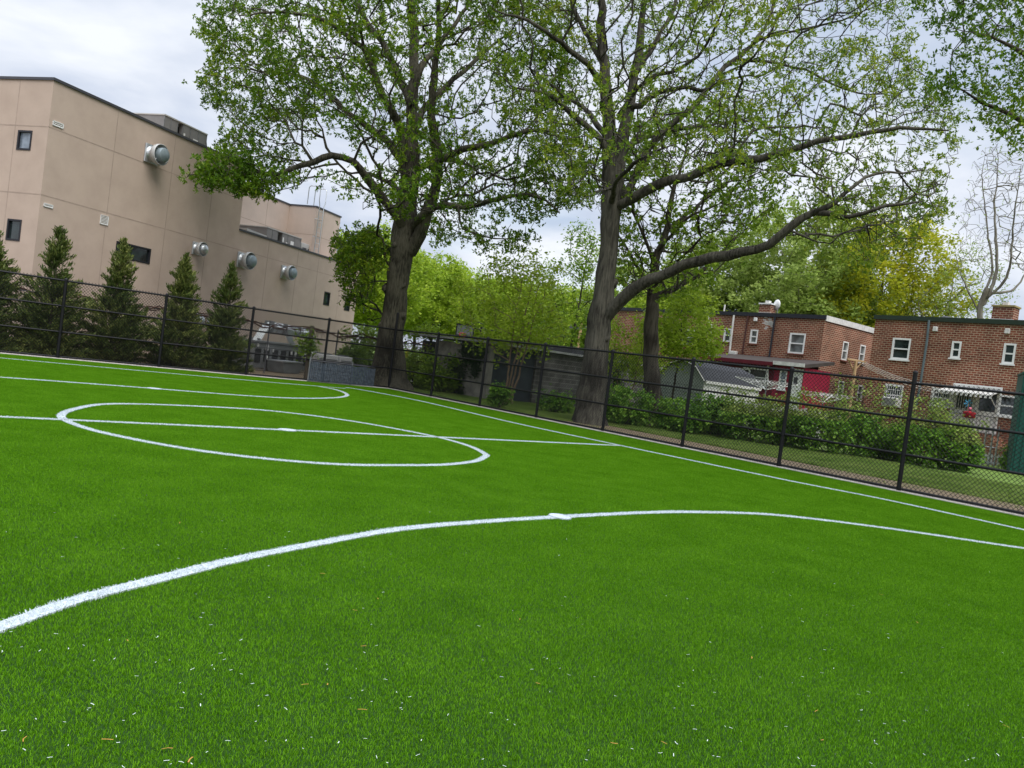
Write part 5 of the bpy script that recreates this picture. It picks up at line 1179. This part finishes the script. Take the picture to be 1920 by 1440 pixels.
# saplings in front of the garage and beside the maple
make_tree(41, 6.4, 2.5, 1.5, 260, .15, 6000, LEAFY, STEMT, .055, 'sapling_tree', 'multi-stemmed leafy sapling clump in front of the block garage side door', None, gl(965, 31.5, 0), stems=4, thr=-.35, tip=.007, step=.35, spread=.16)
make_tree(42, 4.2, 1.6, 1.4, 120, .14, 3400, LEAFY, STEMT, .045, 'sapling_tree', 'thin leaning sapling growing between the second oak and the maple', None, gl(1188, 31.8, 0), stems=2, thr=-.5, tip=.007, step=.35, spread=.16)
make_tree(43, 5.6, 2.0, 2.3, 210, .15, 7500, LEAFY, BARKD, .06, 'sapling_tree', 'bright green young tree right of the maple trunk hiding the left house end', None, gl(1268, 33.5, 0), stems=1, thr=-.5, tip=.007, step=.35, spread=.17)

# conifers behind the goal line fence
def conifer(seed, H_, R_, loc, label, n=17000):
    r = np.random.default_rng(seed); t = thing('conifer', label, 'conifer', loc, 0, 'conifers along the goal line fence')
    T = Tree(seed); T.limb([(0, 0, -.1), (.02, 0, H_*.5), (0, .02, H_-.05)], [.09, .05, .008], .3, attach=False)
    nb = 330; z = (r.random(nb)**1.15)*(H_-.2)+.02; a = r.random(nb)*6.28
    prof = lambda zz: R_*(np.clip(1-zz/(H_*.98), 0, 1)**1.0*1.12+.035)*(.88+.12*np.sin(zz*3+seed))
    rr = prof(z)*r.uniform(.55, 1.25, nb)+.05
    ends = np.stack([rr*np.cos(a), rr*np.sin(a), z+rr*.35*np.minimum(1, z/1.6)+.08], 1); st = np.stack([np.zeros(nb), np.zeros(nb), np.maximum(z-rr*.15, .05)], 1)
    m = MB()
    for i in range(0, nb, 2): m.tube([st[i], (st[i]+ends[i])/2-np.array([0, 0, rr[i]*.08]), ends[i]], [.014, .009, .003], 3, cap=False)
    V, F_ = T.mesh(T.radii(.008)); tr = np_mesh('trunk', V, F_, BARKD, t, smooth=True); m.build('branch', BARKD, t)
    # feathery sprays: leaflets along each branch, pointing outward and up
    k = r.choice(nb, n, p=(rr**1.3)/(rr**1.3).sum()); u = r.random(n)**.55; P = st[k]+(ends[k]-st[k])*u[:, None]
    P = P+r.normal(size=(n, 3))*(.03+.06*rr[k]*(1.1-u))[:, None]*np.array([1, 1, .75])
    D = ends[k]-st[k]; D = D/np.linalg.norm(D, axis=1)[:, None]+np.array([0, 0, .55])
    tz = r.random(260)*.9; P2_ = np.stack([r.normal(size=260)*(.03+.10*tz), r.normal(size=260)*(.03+.10*tz), H_-tz+.02], 1); P = np.concatenate([P, P2_]); D = np.concatenate([D, np.stack([P2_[:, 0]*6, P2_[:, 1]*6, np.full(260, .9)], 1)])
    V, F_ = leaves(P, .08, .20, .24, r, D=D, spread=.5); np_mesh('foliage', V, F_, CONIF, t); return t
def cloc(px, off, s0=0):   # px along the fence, off metres behind the goal line fence
    p = at(px, 690, 25.); d = np.array([p[0], p[1]])/p[1]; O_ = A0+N2*off
    t_ = (O_[0]*N2[0]+O_[1]*N2[1])/(d@N2); return (d[0]*t_, d[1]*t_, -.02)
def ch(px, py, loc): r = ray(px, py); return CAM_H+r[2]*loc[1]/r[1]
for i, (pxb, pt, R_, lab) in enumerate(((83, (103, 428), 1.30, 'tallest conifer, second from the left along the goal line fence'), (206, (210, 448), 1.12, 'conifer with bare pointed tip below the long slot window'),
        (325, (343, 478), 1.10, 'conifer with a thin top left of the domed wall fan'), (413, (426, 495), 1.02, 'rightmost conifer, beside the silvery duct'), (-38, (-14, 430), 1.25, 'leftmost conifer, cut off by the left edge'))):
    lc = cloc(pxb, 1.55); conifer(60+i, ch(pt[0], pt[1], lc)+.1, R_, lc, lab, 19000)

# shrubs
def shrub(seed, w_, d_, h_, n, loc, label, lm=None, lsz=.10, tips=True, name='shrub', grp=None):
    r = np.random.default_rng(seed); t = thing(name, label, 'shrub', loc, r.uniform(0, .4), grp)
    T = Tree(seed)
    for k in range(5): T.limb([(r.normal()*.15, r.normal()*.15, -.05), (r.normal()*.3*w_*.5, r.normal()*.2*d_, h_*.45)], [.022, .012], .25, attach=False)
    q = r.normal(size=(400, 3)); q /= np.linalg.norm(q, axis=1)[:, None]; q *= r.random((400, 1))**.35; q = q*np.array([w_/2, d_/2, h_*.52])+np.array([0, 0, h_*.50]); q[:, 2] *= 1+.16*np.sin(q[:, 0]*2.3+seed)+.1*np.sin(q[:, 0]*5.1+seed*2); q = q[q[:, 2] > .05][:290]; sh_ = np.stack([r.uniform(-.45, .45, 26)*w_, r.uniform(-.4, .4, 26)*d_, h_*r.uniform(.95, 1.30, 26)], 1); q = np.concatenate([q[pnoise(q, .7, seed) > -.55], sh_])
    T.grow(q, step=.22, wpl=.2, wob=.25); R = T.radii(.0045); V, F_ = T.mesh(R); np_mesh('stem', V, F_, BARKD, t, smooth=True)
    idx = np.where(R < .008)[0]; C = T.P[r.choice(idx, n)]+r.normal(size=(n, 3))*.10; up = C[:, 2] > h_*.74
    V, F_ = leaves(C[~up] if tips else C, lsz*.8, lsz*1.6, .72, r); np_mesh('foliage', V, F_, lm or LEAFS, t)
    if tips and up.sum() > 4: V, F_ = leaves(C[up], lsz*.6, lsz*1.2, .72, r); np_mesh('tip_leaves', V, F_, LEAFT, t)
    return t
def gs(px, py, dy=0): p = gp(px, py, 0); k = 1+dy/p[1]; return (p[0]*k, p[1]*k, -.02)
SG = 'shrubs between the lawn and the brick houses'
for i, (px, py, w_, h_, lab) in enumerate((
    (1168, 800, 2.3, .95, 'dark shrub behind the second oak trunk against the block garage wall'),
    (1275, 812, 2.2, .85, 'shrub just right of the maple trunk in front of the grey shed'),
    (1335, 820, 2.3, 1.1, 'leafy shrub in front of the white shed wall and its window'),
    (1400, 830, 2.5, 1.35, 'tall shrub in front of the crimson addition window'),
    (1462, 842, 2.2, 1.35, 'shrub below the crimson porch door'),
    (1530, 850, 2.1, 1.6, 'bright topped shrub left of the clothesline pole'),
    (1592, 858, 2.4, 2.05, 'tallest shrub with yellow green tips at the clothesline pole foot'),
    (1655, 866, 1.7, 1.35, 'shrub below the window with the air conditioner'),
    (1722, 876, 2.4, 1.9, 'round leafy shrub below the second barred window'),
    (1782, 886, 2.0, 1.35, 'last dense shrub in the row, below the barred back door'))):
    shrub(80+i, w_*.9, 1.5, h_, 4800, gs(px, py, [1.2, .6, 1.6, .8, 1.9, .7, 1.4, 2.1, .9, 1.5][i]), lab, grp=SG, lsz=.105, tips=(i > 2))
shrub(101, 1.4, .9, .75, 2200, gs(1905, 885, .5), 'low dark shrub at the foot of the dark green container', lsz=.09, tips=False)
for i, (px, Y, w_, h_, lab) in enumerate(((775, 35.5, 2.3, 1.5, 'dark shrub right of the first oak trunk behind the fence corner'), (822, 34.2, 1.8, 1.2, 'small dark shrub left of the ivy covered garage wall'), (790, 37, 1.5, 2.3, 'thin tall shrub standing in front of the white parked van'), (655, 35.5, 1.5, 1.9, 'airy shrub between the slatted fence and the first oak trunk'), (688, 37.5, 1.3, 1.9, 'small shrub touching the left side of the first oak trunk'))):
    shrub(110+i, w_, 1.2, h_, 3600, gl(px, Y, -.02), lab, lsz=.095, tips=False, lm=LEAFC)
shrub(120, .9, .8, .5, 900, gs(1262, 802, .3), 'small bright weed clump at the foot of the maple trunk', lsz=.09, tips=False, lm=LEAFY)
for i, (px, py) in enumerate(((935, 768), (1040, 776))): shrub(122+i, 1.6 if i else .8, .8, .6, 1500, gs(px, py, 1.2), ['low weed clump at the foot of the sapling stems', 'low dark green weeds along the block garage wall'][i], lsz=.085, tips=False)
# ivy over the garage end wall, vine on the post and on the garage wall
def ivy(fr, pts, n, label, off=-.06, lm=None, sz=.10, sp_=.2):
    r = np.random.default_rng(len(label)); C = []
    for px, py, s in pts:
        x, z = fr.on(px, py, off); C.append(np.stack([x+r.normal(size=n)*s, np.full(n, off)+r.normal(size=n)*.05, z+r.normal(size=n)*s*1.2], 1))
    C = np.concatenate(C); C = C[C[:, 2] > 0]; V, F_ = leaves(C, sz*.7, sz*1.3, .8, r); t = np_mesh('ivy', V, F_, lm or VINE); t.location = tuple(fr.O); t.rotation_euler = (0, 0, fr.rz); tag(t, label, 'ivy'); return t
FE = Frame(FGa.w(-.02, 0), rad(-42))   # along the end wall
ivy(FE, [(848, 690, .22), (852, 720, .25), (860, 745, .2), (880, 665, .22), (900, 660, .2), (862, 700, .2), (890, 690, .18), (872, 658, .2)], 420, 'dark ivy creeping over the stained end wall of the block garage', off=.12)
ivy(FGa, [(1157, 700, .14), (1158, 715, .12)], 260, 'small ivy patch on the block garage wall between the two trunks')
FPst = Frame(gp(573, 712, 0)[:2], rad(90)); ivy(FPst, [(572, 640, .22), (580, 655, .18)], 260, 'green vine leafing out on top of the wooden post', off=-.1, lm=LEAFC)

# ------------------------------------------------------------------ far park: vehicles, lamps, hoop, people
def vehicle(loc, rz, label, L_=4.9, W_=1.9, H_=1.9, van=True, decal=False):
    t = thing('parked_van' if van else 'parked_car', label, 'van' if van else 'car', loc, rz)
    pr = [(0, .35), (L_, .35), (L_, H_*.95), (L_*.3, H_), (L_*.14, H_*.55), (0, H_*.48)] if van else [(0, .3), (L_, .3), (L_, H_*.62), (L_*.86, H_), (L_*.42, H_), (L_*.26, H_*.62), (0, H_*.55)]
    MB().prism(pr, 0, W_).build('body', CARW, t)
    b = MB(); b.prism([(L_*.18, H_*.6), (L_*.34, H_*.6), (L_*.34, H_*.93), (L_*.29, H_*.93)], -.008, W_+.008).build('side_window', GLASSD, t)
    if not van: MB().prism([(L_*.46, H_*.62), (L_*.82, H_*.62), (L_*.80, H_*.93), (L_*.46, H_*.93)], -.009, W_+.009).build('side_window', GLASSD, t)
    for x in (L_*.2, L_*.8):
        for y in (.02, W_-.02):
            wl = MB().lathe([(.001, -.1), (.33, -.1), (.35, 0), (.33, .1), (.001, .1)], 18, 'y', (x, y, .34)).build('wheel', TYRE, t); MB().lathe([(.001, -.115), (.2, -.11), (.2, .11), (.001, .115)], 12, 'y', (x, y, .34)).build('rim', GALV, wl)
    for y in (.25, W_-.25): MB().box((-.01, y, H_*.42), (.06, .25, .12)).build('headlight', GLASSB, t)
    if decal: MB().span(L_*.45, L_*.8, -.012, -.002, H_*.45, H_*.75).build('green_panel', CARG, t)
    return t
p = at(742, 700, 47.); vehicle((p[0], p[1], ground_z(p[0], p[1])), rad(-8), 'white van with green side panel parked beyond the shrubs right of the first oak', H_=1.75, decal=True)
p = at(824, 700, 49.); vehicle((p[0], p[1], ground_z(p[0], p[1])), rad(40), 'white car parked left of the block garage', L_=4.3, W_=1.75, H_=1.4, van=False)
# basketball hoop and lamp posts
c = at(872, 622, 52.); t = thing('basketball_hoop', 'black framed basketball hoop above the left end of the block garage', 'basketball hoop', (c[0], c[1], ground_z(c[0], c[1])), rad(-25)); h = c[2]-ground_z(c[0], c[1])
MB().tube([(1.0, .3, 0), (1.0, .3, h+.45)], .06, 8).build('pole', BLACK, t); MB().tube([(1.0, .3, h+.3), (0, .1, h+.3)], .05, 6).tube([(1.0, .3, h+.3), (2.1, .3, h+.3)], .035, 6).build('arm', BLACK, t)
bb = MB().box((0, 0, h+.1), (1.3, .06, .8)).build('backboard', mat('clear_backboard', (.10, .11, .11), .3), t)
b = MB(); b.box((0, -.04, h+.47), (1.36, .05, .06)).box((0, -.04, h-.27), (1.36, .05, .06)).box((-.65, -.04, h+.1), (.06, .05, .68)).box((.65, -.04, h+.1), (.06, .05, .68)).build('border', BLACK, bb)
b = MB(); b.tube([(.23*math.cos(a), -.32+.23*math.sin(a), h-.12) for a in np.linspace(0, 2*PI, 17)], .014, 5, cap=False)
for k in range(10): a = k*PI/5; b.tube([(.23*math.cos(a), -.32+.23*math.sin(a), h-.12), (.14*math.cos(a+.3), -.32+.14*math.sin(a+.3), h-.5)], .008, 3)
b.build('rim', REDLIGHT, bb)
def lamp(px, py, Y, label, sw):
    c = at(px, py, Y); z0 = ground_z(c[0], c[1]); t = thing('street_lamp', label, 'street lamp', (c[0], c[1], z0)); h = c[2]-z0+.5
    MB().tube([(sw, 0, 0), (sw, 0, h-.6), (sw*.85, 0, h), (sw*.4, 0, h+.35), (0, 0, h+.2), (0, 0, h)], [.08, .06, .04, .03, .03, .03], 8).build('pole', BLACK, t)
    MB().lathe([(.05, h), (.28, h-.25), (.25, h-.28)], 14).build('shade', BLACK, t); MB().lathe([(.20, h-.28), (.17, h-.45), (.001, h-.5)], 12).build('globe', WHITEP, t)
lamp(905, 626, 60, 'black curved street lamp right of the basketball hoop', -1.2)
lamp(1027, 622, 58, 'black curved street lamp left of the forked grey trunk above the garage', -1.6)
def pole(px, pyt, Y, label):
    c = at(px, pyt, Y); t = thing('utility_pole', label, 'utility pole', (c[0], c[1], 0)); h = c[2]
    MB().tube([(0, 0, 0), (0, 0, h)], [.13, .10], 8).build('shaft', WOODP, t); MB().box((0, 0, h-.35), (1.6, .12, .14)).build('crossarm', CHARC, t)
    b = MB()
    for x in (-.7, -.35, .35, .7): b.lathe([(.05, h-.28), (.06, h-.2), (.03, h-.12), (.001, h-.1)], 8, c=(x, 0, 0))
    b.build('insulators', CHARC, t)
pole(1090, 607, 55, 'thin utility pole with a dark crossarm behind the garage left of the grey trunk')
def person(px, Y, col, legs, label, arm=.3, h=1.72):
    p = at(px, 650, Y); z = ground_z(p[0], p[1]); me = bpy.data.meshes.new('person'); o = bpy.data.objects.new('person', me); COL.objects.link(o)
    s = h/1.75; V_ = [(0, 0, .95), (0, 0, 1.15), (0, 0, 1.40), (0, 0, 1.50), (0, -.01, 1.60), (0, 0, 1.74), (-.17, 0, 1.42), (-.24, .02, 1.15), (-.22, -.12, .92), (.17, 0, 1.42), (.26, -.05, 1.18), (.20, -.2, 1.0), (-.09, 0, .88), (-.11, -.06, .48), (-.11, .04, .07), (-.11, -.10, .03), (.09, 0, .88), (.12, .05, .48), (.12, .12, .07), (.12, -.02, .03)]
    E_ = [(0, 1), (1, 2), (2, 3), (3, 4), (4, 5), (2, 6), (6, 7), (7, 8), (2, 9), (9, 10), (10, 11), (0, 12), (12, 13), (13, 14), (14, 15), (0, 16), (16, 17), (17, 18), (18, 19)]
    R_ = [.15, .14, .17, .06, .095, .08, .065, .045, .035, .065, .045, .035, .10, .065, .045, .04, .10, .065, .045, .04]
    me.from_pydata([(x*s, y*s, z_*s) for x, y, z_ in V_], E_, []); sk = o.modifiers.new('skin', 'SKIN')
    for i, r_ in enumerate(R_): me.skin_vertices[0].data[i].radius = (r_*s, r_*s*.8)
    me.skin_vertices[0].data[0].use_root = True; o.modifiers.new('sub', 'SUBSURF').levels = 1; me.materials.append(col)
    o.location = (p[0], p[1], z); tag(o, label, 'person')
    hd_ = MB().lathe([(.001, 1.52), (.07, 1.54), (.09, 1.62), (.085, 1.70), (.05, 1.76), (.001, 1.775)], 12); hh = hd_.build('head', SKINT, o)
    MB().prism([(-.17, .0), (.17, .0), (.15, .85), (-.15, .85)], -.11, .11).f and None
def add_skin_layers(o):
    if len(o.data.skin_vertices) == 0: bpy.context.view_layer.objects.active = o
try:
    person(752, 78, CLOTHR, CLOTHB, 'distant person in a red top beside the first oak trunk')
    person(765, 80, CLOTHY, CLOTHB, 'distant person in a yellow top right of the one in red')
except Exception as ex: print('person', ex)

# ------------------------------------------------------------------ world, sun, render
w = bpy.data.worlds.new('World'); SC.world = w; w.use_nodes = True; n, l = w.node_tree.nodes, w.node_tree.links
bg = n['Background']; sky = n.new('ShaderNodeTexSky'); sky.sky_type = 'NISHITA'; sky.sun_disc = False
SUN_EL, SUN_AZ = rad(56), rad(150)
sky.sun_elevation = SUN_EL; sky.sun_rotation = SUN_AZ; sky.air_density = 1.2; sky.dust_density = 1.0
tc = n.new('ShaderNodeTexCoord'); sp_ = n.new('ShaderNodeSeparateXYZ'); l.new(tc.outputs['Generated'], sp_.inputs[0])
# clouds on a flat layer: direction / height
mz = n.new('ShaderNodeMath'); mz.operation = 'MAXIMUM'; l.new(sp_.outputs[2], mz.inputs[0]); mz.inputs[1].default_value = .0
az = n.new('ShaderNodeMath'); az.operation = 'ADD'; l.new(mz.outputs[0], az.inputs[0]); az.inputs[1].default_value = .18
dv = n.new('ShaderNodeVectorMath'); dv.operation = 'DIVIDE'; l.new(tc.outputs['Generated'], dv.inputs[0])
cc = n.new('ShaderNodeCombineXYZ')
for i in range(3): l.new(az.outputs[0], cc.inputs[i])
l.new(cc.outputs[0], dv.inputs[1])
n1 = n.new('ShaderNodeTexNoise'); n1.inputs['Scale'].default_value = 1.1; n1.inputs['Detail'].default_value = 7; n1.inputs['Roughness'].default_value = .52; n1.inputs['Distortion'].default_value = .3
n1.inputs['Scale'].default_value = 1.5; l.new(dv.outputs[0], n1.inputs['Vector'])
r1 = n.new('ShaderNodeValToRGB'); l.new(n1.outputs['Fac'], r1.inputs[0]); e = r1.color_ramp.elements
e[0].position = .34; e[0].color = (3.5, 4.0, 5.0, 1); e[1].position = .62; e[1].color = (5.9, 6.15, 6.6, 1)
n2 = n.new('ShaderNodeTexNoise'); n2.inputs['Scale'].default_value = .8; n2.inputs['Detail'].default_value = 5; mp = n.new('ShaderNodeMapping'); mp.inputs['Location'].default_value = (3.1, 1.7, 0)
l.new(dv.outputs[0], mp.inputs[0]); l.new(mp.outputs[0], n2.inputs['Vector'])
r2 = n.new('ShaderNodeMapRange'); l.new(n2.outputs['Fac'], r2.inputs[0]); r2.inputs['From Min'].default_value = .34; r2.inputs['From Max'].default_value = .46; r2.inputs['To Min'].default_value = .55
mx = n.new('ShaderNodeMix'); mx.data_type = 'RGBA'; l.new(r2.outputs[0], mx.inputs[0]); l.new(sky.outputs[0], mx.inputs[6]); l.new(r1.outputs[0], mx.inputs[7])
zr_ = n.new('ShaderNodeMapRange'); zr_.interpolation_type = 'SMOOTHSTEP'; l.new(sp_.outputs[2], zr_.inputs[0]); zr_.inputs['From Min'].default_value = .42; zr_.inputs['From Max'].default_value = .95; zr_.inputs['To Min'].default_value = 1; zr_.inputs['To Max'].default_value = 2.5  # added boost: sky brightens toward the zenith, above the view, to raise ambient light
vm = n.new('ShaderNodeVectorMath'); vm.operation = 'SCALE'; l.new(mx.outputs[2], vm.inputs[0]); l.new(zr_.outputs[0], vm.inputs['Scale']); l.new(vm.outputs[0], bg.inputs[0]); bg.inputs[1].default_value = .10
ld = bpy.data.lights.new('sun', 'SUN'); ld.energy = 1.9; ld.angle = rad(38); ld.color = (1, .96, .90); lo = bpy.data.objects.new('sun', ld); COL.objects.link(lo)
sd = np.array([math.sin(SUN_AZ)*math.cos(SUN_EL), math.cos(SUN_AZ)*math.cos(SUN_EL), math.sin(SUN_EL)])
lo.rotation_euler = Vector(sd).to_track_quat('Z', 'Y').to_euler(); lo.location = (0, 0, 30)
SC.render.engine = 'CYCLES'
vs = SC.view_settings; vs.view_transform = 'Standard'; vs.look = 'None'; vs.exposure = .70; vs.gamma = 1; vs.use_curve_mapping = False
SC.cycles.max_bounces = 6; SC.cycles.transparent_max_bounces = 8
